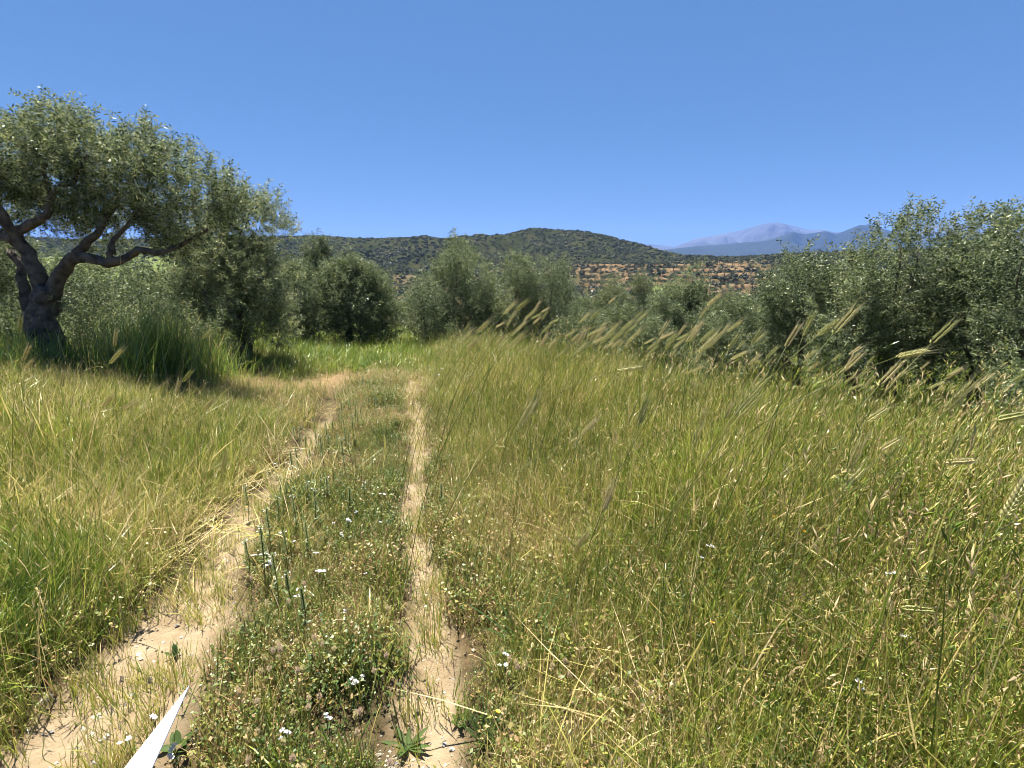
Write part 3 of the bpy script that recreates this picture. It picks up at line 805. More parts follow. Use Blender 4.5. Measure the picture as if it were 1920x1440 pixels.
# ------------------------------------------------------------------ far trees and scrub
def far_tree_mesh(seed, tall=1.0, n=620):
    r = np.random.default_rng(seed)
    m, tk = MB(), MB()
    lumps = [(r.normal(size=3) * np.array([0.42, 0.42, 0.22]) + np.array([0, 0, 1.1 * tall]), r.uniform(0.4, 0.65)) for _ in range(7)]
    tk.tube([(0, 0, -0.5), (0.03, 0, 0.4), (0, 0.02, 0.9 * tall)], [0.12, 0.09, 0.05], 5, 0)
    for c, rad in lumps:
        for _ in range(n // 7):
            d = r.normal(size=3); d /= np.linalg.norm(d)
            p = c + d * rad * (0.6 + 0.45 * r.random())
            a = r.normal(size=3); a /= np.linalg.norm(a)
            b = np.cross(a, d + 0.4 * r.normal(size=3)); b /= np.linalg.norm(b) + 1e-9
            s = 0.085 * r.uniform(0.6, 1.4)
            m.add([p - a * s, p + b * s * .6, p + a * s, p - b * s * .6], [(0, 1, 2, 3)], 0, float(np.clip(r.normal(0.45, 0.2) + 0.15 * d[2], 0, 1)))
    return m.mesh('far_crown', [FARLEAF]), tk.mesh('far_trunk', [BARK])
FT = [far_tree_mesh(100 + i, 0.9 + 0.25 * (i % 3)) for i in range(6)]
def far_tree(x, y, z, size, label, group):
    cm, tk = FT[random.randrange(6)]
    o = empty('olive_tree', (x, y, z), random.uniform(0, 6.28))
    o.scale = (size, size, size * random.uniform(0.85, 1.1))
    link('trunk', tk, o)
    link('crown', cm, o)['kind'] = 'stuff'
    return tag(o, label, 'tree', group)
def at_hill(px, Y):
    s = (px - 960) / 955
    return s * Y, Y, float(hill_z(np.array([s]), np.array([Y]))[0])
rt = random.Random(5)
# orchards in rows on the terraces
cnt = 0
yy = np.linspace(262, 425, 900)
for k in range(-8, 4):
    x = 1072 + rt.uniform(0, 18)
    while x < 1455 and cnt < 190:
        zc = hill_z(np.full(900, (x - 960) / 955), yy)
        j = int(np.argmin(np.abs(zc - (k * 3.0 + 0.9))))
        if abs(zc[j] - (k * 3.0 + 0.9)) < 0.7 and rt.random() < 0.9:
            X, Y, Z = at_hill(x, float(yy[j]))
            far_tree(X, Y, Z - 0.3, rt.uniform(1.4, 2.6), 'small olive tree in a row on the tan terraced slope', 'olive trees on the tan terraces'); cnt += 1
        x += rt.uniform(9, 19)
for i in range(70):                                     # dark valley groves below the terraces
    px = rt.choice([rt.uniform(1040, 1240), rt.uniform(1040, 1500), rt.uniform(700, 1080), rt.uniform(250, 700)])
    Y = rt.uniform(150, 262)
    X, Y, Z = at_hill(px, Y)
    far_tree(X, Y, Z, rt.uniform(2.0, 3.0), 'dark olive tree standing in the valley grove', 'olive trees in the valley grove')
for i in range(38):                                     # silvery trees nearer on the slope below
    px = rt.uniform(150, 1800)
    Y = rt.uniform(48, 120)
    X, Y, Z = at_hill(px, Y)
    far_tree(X, Y, Z, rt.uniform(1.7, 2.4), 'olive tree on the slope falling to the valley', 'olive trees on the falling slope')

def scrub_proto(seed):
    r = np.random.default_rng(seed); m = MB()
    for _ in range(110):
        d = r.normal(size=3); d[2] = abs(d[2]); d /= np.linalg.norm(d)
        p = d * np.array([1, 1, 0.85]) * (0.75 + 0.35 * r.random())
        a = r.normal(size=3); a /= np.linalg.norm(a)
        b = np.cross(a, d); b /= np.linalg.norm(b) + 1e-9
        s = r.uniform(0.16, 0.36)
        m.add([p - a * s, p + b * s * .7, p + a * s, p - b * s * .7], [(0, 1, 2, 3)], 0, float(np.clip(r.normal(0.35, 0.15), 0, 1)))
    return m
sx, sy, zz = [], [], []
NS = 40000
S_ = rng.uniform(-1.15, 1.15, NS); Y_ = 255 + (860 - 255) * rng.random(NS) ** 0.8
so, md = hill_masks(S_, Y_)
nn = fbm(S_ * Y_ / 40, Y_ / 40, 61)
keep = (rng.random(NS) > so * 0.86) & (rng.random(NS) > md * 0.9) & (nn + 0.3 * rng.random(NS) > 0.36)
S_, Y_ = S_[keep], Y_[keep]
Zs = hill_z(S_, Y_)
n_ = len(S_)
scl = (0.75 + 1.7 * rng.random(n_) ** 2.6)[:, None] * np.array([1, 1, 1.0]) * (0.75 + 0.5 * vnoise(S_ * Y_ / 60, Y_ / 60, 63))[:, None]
scrub = scatter('scrub', [scrub_proto(i) for i in range(6)], [FARSCRUB], np.stack([S_ * Y_, Y_, Zs - 0.1], -1),
                np.stack([0 * S_, 0 * S_, rng.random(n_) * 6.28], -1), scl, 0.12 * rng.normal(size=n_) + 0.25 * (vnoise(S_ * Y_ / 80, Y_ / 80, 65) - 0.5))
tag(scrub, 'dark green scrub and bushes covering the hills', 'scrub', kind='stuff')

# small shed in the valley
X, Y, Z = at_hill(1186, 205)
shed = empty('shed', (X, Y, Z), 0.3)
def box(m, x0, x1, y0, y1, z0, z1, mat=0):
    m.add([(x, y, z) for z in (z0, z1) for y in (y0, y1) for x in (x0, x1)],
          [(0, 2, 3, 1), (4, 5, 7, 6), (0, 1, 5, 4), (2, 6, 7, 3), (0, 4, 6, 2), (1, 3, 7, 5)], mat)
w = MB(); box(w, -2.6, 2.6, -2, 2, -1, 2.2); link('wall', w.mesh('wall', [WALLM]), shed)
w = MB(); w.add([(-3, -2.5, 2.2), (3, -2.5, 2.2), (3, 2.5, 2.2), (-3, 2.5, 2.2), (-3, 0, 3.5), (3, 0, 3.5)], [(0, 1, 5, 4), (2, 3, 4, 5), (0, 4, 3), (1, 2, 5), (0, 3, 2, 1)])
link('roof', w.mesh('roof', [ROOFM]), shed)
w = MB(); box(w, -2.0, -0.3, -2.06, -2.0, -0.5, 1.8); link('doorway', w.mesh('doorway', [DARKW]), shed)
tag(shed, 'tiny grey roofed shed among the valley olives', 'shed')

# ------------------------------------------------------------------ grass
def blade(m, base, L, W, yaw, lean, bend, hue, seg=3, mat=0):
    """One blade along +X (its 'up'), leaning towards yaw round that axis."""
    p = np.array(base, float)
    out = np.array([0, math.cos(yaw), math.sin(yaw)]); side = np.array([0, -math.sin(yaw), math.cos(yaw)])
    up = np.array([1.0, 0, 0])
    vs_, th = [], lean
    for k in range(seg):
        wk = W * (1 - 0.25 * k / seg) * 0.5
        vs_ += [p - side * wk, p + side * wk]
        p = p + (up * math.cos(th) + out * math.sin(th)) * L / seg
        th += bend / seg
    vs_.append(p)
    f = [(2 * k, 2 * k + 1, 2 * k + 3, 2 * k + 2) for k in range(seg - 1)] + [(2 * seg - 2, 2 * seg - 1, 2 * seg)]
    m.add(vs_, f, mat, hue)
    return p, up * math.cos(th) + out * math.sin(th)
def spindle(m, p, d, L, W, hue, mat=0, n=4):
    d = d / np.linalg.norm(d)
    a = np.cross(d, [0.3, 0.5, 0.81]); a /= np.linalg.norm(a); b = np.cross(d, a)
    ring = [p + d * L * 0.4 + W * (math.cos(w) * a + math.sin(w) * b) for w in [2 * PI * k / n for k in range(n)]]
    vs_ = [p] + ring + [p + d * L]
    m.add(vs_, [(0, 1 + (k + 1) % n, 1 + k) for k in range(n)] + [(1 + k, 1 + (k + 1) % n, n + 1) for k in range(n)], mat, hue)

def tuft_tall(r, straw=0.15, n=15, h=(0.20, 0.56), spread=0.06, heads=3):
    m = MB()
    for _ in range(n):
        b = (0, r.gauss(0, spread), r.gauss(0, spread))
        hue = min(1, max(0, (r.uniform(0.58, 1.0) if r.random() < straw else r.gauss(0.25, 0.19))))
        blade(m, b, r.uniform(*h), r.uniform(0.0028, 0.0075), r.uniform(0, 6.28), r.uniform(0.0, 0.45), r.uniform(-0.2, 1.7), hue, 4)
    for _ in range(heads):
        b = (0, r.gauss(0, spread), r.gauss(0, spread))
        hue = r.uniform(0.2, 0.7)
        p, d = blade(m, b, r.uniform(h[1] * 0.85, h[1] * 1.25), 0.003, r.uniform(0, 6.28), r.uniform(0, 0.25), r.uniform(0, 0.5), hue * 0.7)
        spindle(m, p, d + np.array([0, 0.25, 0]), r.uniform(0.025, 0.05), 0.0027, hue)
    return m
def tuft_straw(r, n=14, h=(0.2, 0.5)):
    m = MB()
    for _ in range(n):
        b = (r.uniform(0, 0.05), r.gauss(0, 0.07), r.gauss(0, 0.07))
        blade(m, b, r.uniform(*h), r.uniform(0.003, 0.006), r.uniform(0, 6.28), r.uniform(0.5, 1.5), r.uniform(-0.2, 0.7), r.uniform(0.62, 1.0))
    return m
def tuft_weed(r, n=24):
    """Low clover-like plants: short stems with small oval leaves, a few dry bits."""
    m = MB()
    for _ in range(n):
        b = np.array([0, r.gauss(0, 0.05), r.gauss(0, 0.05)])
        hue = r.uniform(0.5, 0.95) if r.random() < 0.30 else min(1, max(0, r.gauss(0.25, 0.13)))
        L = r.uniform(0.05, 0.17)
        p, d = blade(m, b, L, 0.003, r.uniform(0, 6.28), r.uniform(0.1, 0.6), r.uniform(0, 0.6), hue, 2)
        for k in range(4):
            q = b + (p - b) * r.uniform(0.3, 1.0)
            a = r.uniform(0, 6.28)
            o = np.array([r.uniform(-0.1, 0.7), math.cos(a), math.sin(a)]); o /= np.linalg.norm(o)
            sd = np.cross(o, [r.uniform(0.3, 1), r.uniform(-.5, .5), r.uniform(-.5, .5)]); sd /= np.linalg.norm(sd) + 1e-9
            ll = r.uniform(0.006, 0.016); ww = ll * r.uniform(0.2, 0.36)
            m.add([q, q + o * ll * .55 + sd * ww, q + o * ll, q + o * ll * .55 - sd * ww], [(0, 1, 2, 3)], 0, min(1, max(0, hue + r.gauss(0, 0.08))))
    for _ in range(11):
        blade(m, (0, r.gauss(0, 0.05), r.gauss(0, 0.05)), r.uniform(0.08, 0.22), 0.003, r.uniform(0, 6.28), r.uniform(0, .5), r.uniform(0, 1), r.uniform(0.3, 0.95))
    return m
def tuft_herb(r, n=6, h=(0.18, 0.44)):
    """Upright branching meadow herbs: thin stems, many small narrow leaves, pale flecks of seed on top."""
    m = MB()
    for _ in range(n):
        b = np.array([0, r.gauss(0, 0.06), r.gauss(0, 0.06)])
        hue = r.uniform(0.5, 0.95) if r.random() < 0.2 else min(1, max(0, r.gauss(0.25, 0.14)))
        L = r.uniform(*h)
        p, d = blade(m, b, L, 0.003, r.uniform(0, 6.28), r.uniform(0.0, 0.35), r.uniform(-0.2, 0.5), hue, 3)
        for k in range(11):
            f = r.uniform(0.2, 1.0); q = b + (p - b) * f
            a = r.uniform(0, 6.28)
            o = np.array([r.uniform(-0.2, 0.9), math.cos(a), math.sin(a)]); o /= np.linalg.norm(o)
            sd = np.cross(o, [r.uniform(0.2, 1), r.uniform(-.6, .6), r.uniform(-.6, .6)]); sd /= np.linalg.norm(sd) + 1e-9
            ll = r.uniform(0.010, 0.030) * (1.15 - 0.5 * f); ww = ll * r.uniform(0.07, 0.17)
            m.add([q, q + o * ll * .5 + sd * ww, q + o * ll - np.array([ll * .15, 0, 0]), q + o * ll * .5 - sd * ww], [(0, 1, 2, 3)], 0, min(1, max(0, hue + r.gauss(0, 0.12))))
        for k in range(4):
            q = p + np.array([r.uniform(-.03, .01), r.gauss(0, .012), r.gauss(0, .012)])
            spindle(m, q, d + np.array([0, r.gauss(0, .5), r.gauss(0, .5)]), r.uniform(0.008, 0.018), 0.002, min(1, hue + r.uniform(0.1, 0.5)), 0, 3)
    return m
def tuft_culm(r, n=5, h=(0.42, 0.72)):
    """A few straight flowering stems with loose narrow heads, some green, some dry, some dark."""
    m = MB()
    for _ in range(n):
        b = (0, r.gauss(0, 0.09), r.gauss(0, 0.09))
        hue = r.choice([0.0, 0.05, 0.15, 0.35, 0.6, 0.8])
        p, d = blade(m, b, r.uniform(*h), 0.0036, r.uniform(0, 6.28), r.uniform(0, 0.2), r.uniform(0, 0.5), hue, 3)
        for k in range(r.randint(2, 5)):
            spindle(m, p - d * 0.014 * k, d + np.array([0, r.gauss(0, .5), r.gauss(0, .5)]), r.uniform(0.02, 0.04), 0.003, min(1, hue + r.uniform(0.05, 0.4)), 0, 3)
    return m
def tuft_sparse(r, n=7):
    m = MB()
    for _ in range(n):
        blade(m, (0, r.gauss(0, 0.02), r.gauss(0, 0.02)), r.uniform(0.05, 0.16), 0.003, r.uniform(0, 6.28), r.uniform(0, .5), r.uniform(0, .6), r.uniform(0.15, 0.9))
    return m
rg = random.Random(9)
G_TALL = [tuft_tall(rg, 0.26) for _ in range(12)]
G_BANK = [tuft_tall(rg, 0.26, 15, (0.28, 0.58), 0.06, 2) for _ in range(10)]
G_GREEN = [tuft_tall(rg, 0.06, 14, (0.2, 0.42), 0.07, 1) for _ in range(6)]
G_STRAW = [tuft_straw(rg) for _ in range(8)]
G_WEED = [tuft_weed(rg) for _ in range(12)]
G_CULM = [tuft_culm(rg) for _ in range(12)]
G_HERB = [tuft_herb(rg) for _ in range(14)]
G_STRIP = [tuft_tall(rg, 0.25, 9, (0.12, 0.26), 0.04, 3) for _ in range(6)]
G_SPARSE = [tuft_sparse(rg) for _ in range(8)]

def sample(x0, x1, y0, y1, dens, f):
    """Random spots in a rectangle, kept with chance f(x, y); dens per square metre."""
    n = int((x1 - x0) * (y1 - y0) * dens)
    x, y = rng.uniform(x0, x1, n), rng.uniform(y0, y1, n)
    cone = (np.abs(x) < 1.22 * y + 1.6)
    k = cone & (rng.random(n) < f(x, y)) & off_marker(x, y)
    return x[k], y[k]
def orient(n, az=0.0, azs=1.3, tilt=0.12, tilts=0.16):
    """Upright with a lean towards azimuth az (the wind blows to the right)."""
    a = az + azs * rng.normal(size=n)
    t = np.abs(tilt + tilts * rng.normal(size=n))
    d = np.stack([np.sin(t) * np.cos(a), np.sin(t) * np.sin(a), np.cos(t)], -1)
    return rot_from_dir(d, rng.random(n) * 6.28)
def grass(name, protos, x, y, hmul, tint, label, ori, mat=GRASS, widen=None):
    z = zg(x, y) - 0.01
    n = len(x)
    s = hmul * (0.8 + 0.4 * rng.random(n))
    w = s if widen is None else s * widen
    scl = np.stack([s, w, w], -1)
    o = scatter(name, protos, [mat], np.stack([x, y, z], -1), ori, scl, tint)
    return tag(o, label, 'grass', kind='stuff')
def far_keep(x, y, y0=4.0):                               # fewer, wider tufts with distance
    return np.clip((y0 / np.maximum(np.hypot(x, y), y0)) ** 1.15, 0.05, 1)

# hollows where the grass has fallen open
HOLLOWS = []
for _px, _py, _r in [(960, 1005, .30), (1040, 990, .22), (1190, 1340, .20), (1110, 1310, .16), (1260, 900, .25), (60, 960, .35), (150, 985, .3), (1500, 1230, .18), (1750, 900, .3)]:
    _d = np.array([(_px - 960) / F, cp + (720 - _py) / F * sp, -sp + (720 - _py) / F * cp]); _t = (CAMZ + 0.05) / -_d[2]
    HOLLOWS.append((_d[0] * _t, _d[1] * _t, _r))
def hollow(x, y):
    h = 0
    for a, b, r_ in HOLLOWS: h = np.maximum(h, np.exp(-(((x - a) ** 2 + (y - b) ** 2) / r_ ** 2)))
    return h
def off_marker(x, y):                            # nothing grows up through the white strip
    ax_, ay_, bx_, by_ = -1.33, 1.68, -0.95, 0.95
    t = np.clip(((x - ax_) * (bx_ - ax_) + (y - ay_) * (by_ - ay_)) / ((bx_ - ax_) ** 2 + (by_ - ay_) ** 2), 0, 1.2)
    return np.hypot(x - ax_ - t * (bx_ - ax_), y - ay_ - t * (by_ - ay_)) > 0.13
# the field right of the track
def f_field(x, y):
    u = x - xr_of(y); e = beyond_edge(x, y)
    return ss(0.10, 0.5, u + 0.25 * (fbm(x * 2, y * 2, 71) - 0.5)) * (1 - ss(-0.2, 0.5, e + 0.8 * (fbm(x, y, 73) - 0.5))) * far_keep(x, y) * (1 - rut_near(x, y, 0.09))
x, y = sample(-4, 9, 0.35, 20, 340, f_field)
u = x - xr_of(y)
hm = (0.40 + 0.55 * ss(0.1, 1.5, u)) * (0.45 + 1.2 * fbm(x * 1.7, y * 1.7, 75)) * np.where(y < 2.3, 0.8, 1.0)
dist = np.hypot(x, y)
hm = hm * (1 - 0.55 * hollow(x, y)) * (1 - 0.25 * ss(1.8, 3.4, x))
tn = 0.04 + 0.85 * (fbm(x * 0.9, y * 0.9, 77) - 0.47) + 0.45 * (fbm(x * 3.2, y * 3.2, 79, 2) - 0.5) + 0.07 * rng.normal(size=len(x)) + 0.06 * (1 - ss(1.0, 2.0, y)) + 0.25 * hollow(x, y)
grass('field_grass', G_TALL, x, y, hm, tn, 'tall yellow green meadow grass filling the field right of the track', orient(len(x)), widen=1 + 0.6 * ss(5, 14, dist))

x, y = sample(-4, 9, 0.35, 18, 220, f_field)
u = x - xr_of(y); dist = np.hypot(x, y)
hm = (0.45 + 0.65 * ss(0.1, 1.4, u)) * (0.7 + 0.9 * fbm(x * 1.1, y * 1.1, 76)) * (1 - 0.5 * hollow(x, y))
tn = -0.02 + 0.7 * (fbm(x * 1.1, y * 1.1, 78) - 0.46) + 0.10 * rng.normal(size=len(x)) + 0.2 * hollow(x, y)
grass('field_herbs', G_HERB, x, y, hm, tn, 'branching small leaved herbs mixed through the field grass', orient(len(x)), WEED, widen=1 + 0.7 * ss(4, 14, dist))

x, y = sample(-4, 9, 0.9, 18, 42, lambda x, y: np.minimum(1, f_field(x, y) * np.where(np.hypot(x, y) > 4, 1.6, 1)))
grass('field_culms', G_CULM, x, y, (0.6 + 0.5 * ss(0.3, 1.5, x - xr_of(y))) * (0.75 + 0.5 * rng.random(len(x))), 0.1 * rng.normal(size=len(x)), 'straight flowering grass stems standing over the field grass', orient(len(x), 0, 0.8, 0.2, 0.12), widen=1 + 0.5 * ss(4, 12, np.hypot(x, y)))

# bank on the left
def f_bank(x, y):
    u = x - xr_of(y) + RUT_GAP
    return ss(0.12, 0.5, -u + 0.3 * (fbm(x * 2, y * 2, 81) - 0.5)) * (1 - 0.9 * dry_mask(x, y)) * far_keep(x, y) * (1 - 0.9 * ss(11, 16, y)) * (1 - rut_mask(x, y))
x, y = sample(-22, -1.2, 0.35, 16, 210, f_bank)
u = -(x - xr_of(y) + RUT_GAP)
hm = (0.45 + 0.5 * ss(0.1, 1.1, u)) * (0.45 + 1.15 * fbm(x * 1.6, y * 1.6, 85)) * (1 - 0.62 * ss(4.8, 7.5, y))
dist = np.hypot(x, y)
hm = hm * (1 - 0.5 * hollow(x, y))
tn = 0.0 + 0.85 * (fbm(x * 0.8, y * 0.8, 87) - 0.46) + 0.45 * (fbm(x * 3.0, y * 3.0, 89, 2) - 0.5) + 0.06 - 0.05 * (1 - ss(2.2, 3.4, y)) + 0.3 * hollow(x, y) + 0.06 * rng.normal(size=len(x)) - 0.12 * np.exp(-((u - 0.5) / 0.5) ** 2) * ss(3, 5, y)
grass('bank_grass', G_BANK, x, y, hm, tn, 'mixed green and straw grass on the bank left of the track', orient(len(x), 0.0, 1.2, 0.20, 0.22), widen=1 + 0.6 * ss(5, 14, dist))

x, y = sample(-16, -1.2, 0.35, 14, 240, f_bank)
u = -(x - xr_of(y) + RUT_GAP); dist = np.hypot(x, y)
hm = (0.45 + 0.55 * ss(0.1, 1.2, u)) * (0.7 + 0.9 * fbm(x * 1.1, y * 1.1, 86)) * (1 - 0.55 * ss(4.8, 7.5, y)) * (1 - 0.5 * hollow(x, y))
tn = -0.02 + 0.7 * (fbm(x * 1.0, y * 1.0, 88) - 0.46) - 0.08 * (1 - ss(2.2, 3.4, y)) + 0.10 * rng.normal(size=len(x)) + 0.2 * hollow(x, y)
grass('bank_herbs', G_HERB, x, y, hm, tn, 'branching small leaved herbs mixed through the bank grass', orient(len(x)), WEED, widen=1 + 0.7 * ss(4, 14, dist))

x, y = sample(-16, -1.2, 0.9, 14, 34, lambda x, y: np.minimum(1, f_bank(x, y) * np.where(np.hypot(x, y) > 4, 1.6, 1)))
grass('bank_culms', G_CULM, x, y, (0.85 - 0.5 * ss(4.8, 7.5, y)) * (0.75 + 0.5 * rng.random(len(x))), 0.12 * rng.normal(size=len(x)), 'straight flowering grass stems standing over the bank grass', orient(len(x), 0, 0.8, 0.25, 0.15), widen=1 + 0.5 * ss(4, 12, np.hypot(x, y)))

# low weeds between the ruts and spilling round them
def f_strip(x, y):
    u = x - xr_of(y)
    a = ss(-RUT_GAP + 0.05, -RUT_GAP + 0.30, u) * (1 - ss(0.15, 0.6, u))
    return a * (1 - 0.97 * rut_near(x, y)) * np.clip((3.2 / np.maximum(y, 3.2)), 0.1, 1)
x, y = sample(-5, 1.5, 0.35, 14, 400, f_strip)
kk = rng.random(len(x)) < ss(0.30, 0.52, fbm(x * 2.6, y * 2.6, 92)) * 0.85 + 0.15
x, y = x[kk], y[kk]
tn = -0.10 + 0.16 * ss(4, 8, y) + 0.95 * (fbm(x * 1.9, y * 1.9, 91) - 0.45) + 0.12 * rng.normal(size=len(x))
o = grass('weeds', G_WEED, x, y, 0.35 + 1.9 * fbm(x * 2.2, y * 2.2, 93) ** 1.5, tn, 'low clover, dry weeds and small leaves growing between the ruts', orient(len(x), 0, 3, 0.1, 0.15), WEED, widen=1 + 0.6 * ss(4, 12, y))
k_ = rng.random(len(x)) < 0.13 * (0.4 + 1.2 * fbm(x * 1.3, y * 1.3, 96))
grass('strip_grass', G_SPARSE + G_STRIP, x[k_], y[k_], 0.7 + 0.5 * rng.random(k_.sum()), tn[k_] + 0.05, 'thin grasses standing among the weeds between the ruts', orient(int(k_.sum()), 0, 1.5, 0.2, 0.15))

# weed understorey below the tall grass
def f_under(x, y):
    u = x - xr_of(y)
    return ((u > 0.1) | (u < -RUT_GAP - 0.2)) * far_keep(x, y, 3) * (1 - rut_near(x, y, 0.1)) * (1 - ss(0, 1, beyond_edge(x, y))) * 0.8
x, y = sample(-12, 8, 0.35, 9, 130, f_under)
tn = 0.12 + 0.5 * (fbm(x * 1.6, y * 1.6, 95) - 0.45) + 0.08 * rng.normal(size=len(x))
grass('undergrowth', G_WEED, x, y, 1.0 + 0.8 * rng.random(len(x)), tn, 'leafy undergrowth and dead bits beneath the tall grass', orient(len(x), 0, 3, 0.2, 0.2), WEED)

# green grass on the path beyond, and thin grass beyond the field edge and under the trees
def f_green(x, y):
    e = beyond_edge(x, y)
    u = x - xr_of(y)
    path = np.exp(-((u + 0.6) / 1.5) ** 2) * ss(10.5, 12.5, y)
    low = ss(-0.1, 0.6, e) * (0.5 + 0.5 * fbm(x, y, 97))
    left = (x < -4) * ss(9.5, 12, y) * 0.6
    return np.clip(np.maximum.reduce([path, low, left]), 0, 1) * np.clip((9 / np.maximum(y, 9)), 0.2, 1) * (1 - 0.8 * dry_mask(x, y))
x, y = sample(-26, 30, 2.0, 30, 60, f_green)
tn = -0.14 + 0.45 * (fbm(x * 0.6, y * 0.6, 99) - 0.45) + 0.05 * rng.normal(size=len(x)) + 0.14 * (beyond_edge(x, y) > 0.3)
grass('path_grass', G_GREEN, x, y, 0.9 + 0.5 * rng.random(len(x)), tn, 'fresh green grass on the path and beneath the trees', orient(len(x), 0, 1, 0.2, 0.15), widen=1.3 + 0 * x)

# straw lying in the near right corner and on the bank
def f_straw(x, y):
    a = np.exp(-(((x - 1.9) / 1.1) ** 2 + ((y - 1.2) / 0.9) ** 2))
    b = 0.95 * np.exp(-(((x + 3.4) / 1.3) ** 2 + ((y - 3.5) / 0.9) ** 2)) + 0.5 * np.exp(-(((x + 4.6) / 1.0) ** 2 + ((y - 5.4) / 0.6) ** 2))
    c = 0.3 * np.exp(-(((x - 0.75) / 0.4) ** 2 + ((y - 2.9) / 0.4) ** 2))
    return np.clip(a + b + c + 0.06 * (x > 0.3) * (y < 6) + 0.06 * (x < -2.5) * (y < 8), 0, 1) * (1 - rut_mask(x, y))
x, y = sample(-7, 5, 0.35, 8, 110, f_straw)
grass('straw', G_STRAW, x, y, 0.9 + 0.4 * rng.random(len(x)), 0.1 * rng.normal(size=len(x)), 'flattened pale straw lying over the grass', orient(len(x), 0.3, 1.5, 0.5, 0.3))

# thin shoots in the ruts
def f_rut(x, y):
    return rut_mask(x, y) * ss(0.36, 0.60, fbm(x * 3.3, y * 3.3, 105)) * np.clip(3 / np.maximum(y, 3), 0.2, 1)
x, y = sample(-4.5, 0.8, 0.35, 12, 520, f_rut)
grass('rut_shoots', G_SPARSE, x, y, 0.8 + 0.5 * rng.random(len(x)), 0.08 * rng.normal(size=len(x)), 'thin shoots and stalks sprouting in the sandy ruts', orient(len(x), 0, 3, 0.12, 0.15))

# ------------------------------------------------------------------ single plants, flowers, stones
def ray_dir(px, py):
    xr, v = (px - 960) / F, (720 - py) / F
    return np.array([xr, cp + v * sp, -sp + v * cp])
def hit(px, py, h=0.0):
    """Where the sight line of a photograph position comes down to h metres above the ground."""
    d = ray_dir(px, py); o = np.array([0, 0, CAMZ])
    ts = np.linspace(0.6, 40, 1600)
    p = o + d * ts[:, None]
    f = p[:, 2] - zg(p[:, 0], p[:, 1]) - h
    i = int(np.argmax(f < 0)) if (f < 0).any() else len(ts) - 1
    return p[i]
def inst(name, parts, loc, rz, scale, label, cat, group):
    """A thing from shared meshes: parts = [(name, mesh, [(sub name, mesh)])]."""
    e = empty(name, loc, rz)
    e.scale = (scale,) * 3 if np.isscalar(scale) else scale
    for nm, me, subs in parts:
        o = link(nm, me, e)
        for n2, m2 in subs: link(n2, m2, o)
    return tag(e, label, cat, group)

# barley-like stalks that stand above the field and lean with the wind
def stalk_parts(lean, seed, headlen=0.085, awn=0.085, hue=0.4):
    r = random.Random(seed)
    st, hd, aw = MB(), MB(), MB()
    p = np.zeros(3); pts = [p.copy()]
    n = 9
    for k in range(n):
        a = math.radians(lean) * (0.25 + 0.75 * ((k + 1) / n) ** 1.6)
        p = p + np.array([math.sin(a), 0.03 * math.sin(k * 1.3 + seed), math.cos(a)]) / n
        pts.append(p.copy())
    st.tube(pts, [0.0016 - 0.0007 * k / n for k in range(n + 1)], 4, 0, 0.4 + 0.4 * r.random())
    for k in ():                                       # a leaf or two on the stem
        q = pts[k]; L = r.uniform(0.10, 0.17); y = r.uniform(-1, 1)
        mid = q + [L * .55, y * .03, L * .42]; tip = q + [L, y * .06, L * .30]
        st.add([q + [0, .0025, 0], q - [0, .0025, 0], mid - [0, .0035, 0], mid + [0, .0035, 0], tip], [(0, 1, 2, 3), (3, 2, 4)], 0, 0.3)
    top = pts[-1]
    a = math.radians(lean * 1.1 + 4)
    d = np.array([math.sin(a), 0.05, math.cos(a)]); d /= np.linalg.norm(d)
    sd = np.cross(d, [0, 1, 0]); sd /= np.linalg.norm(sd); td = np.cross(d, sd)
    nk = 17
    for k in range(nk):
        t = k / nk
        for sgn in (-1, 1):
            q = top + d * headlen * t + (sd * sgn * 0.0035 if k % 2 else td * sgn * 0.0035)
            o = d + (sd if k % 2 else td) * sgn * (0.50 - 0.25 * t) + 0.12 * (sd if k % 3 else -td)
            spindle(hd, q, o, 0.021, 0.0040 * (1 - 0.45 * abs(t - 0.35)), min(1, max(0, hue + r.gauss(0, 0.1))))
            if k > 1:
                e = d + (sd if k % 2 else td) * sgn * r.uniform(0.08, 0.2) + td * r.uniform(-.08, .08)
                e /= np.linalg.norm(e); b0 = q + o / np.linalg.norm(o) * 0.015; L = awn * r.uniform(0.8, 1.2)
                w = np.cross(e, td + 0.3 * sd); w /= np.linalg.norm(w)
                aw.add([b0 - w * 0.0007, b0 + w * 0.0007, b0 + e * L], [(0, 1, 2)], 0, min(1, hue + 0.2 + r.gauss(0, 0.1)))
    for m_ in (hd, aw): m_.v = [tuple(np.array(p_) - top) for p_ in m_.v]
    return (st.mesh('stalk_stem', [STEM], True), hd.mesh('stalk_head', [SEED]), aw.mesh('stalk_awns', [SEED])), top + d * headlen * 0.4, top
STK = {}
for ln in (12, 26, 40, 54, 68, 80):
    STK[ln] = [stalk_parts(ln, ln * 3 + i, 0.085 + 0.02 * (i % 2), 0.045 + 0.025 * (i == 1), (0.15, 0.35, 0.55)[i]) for i in range(3)]
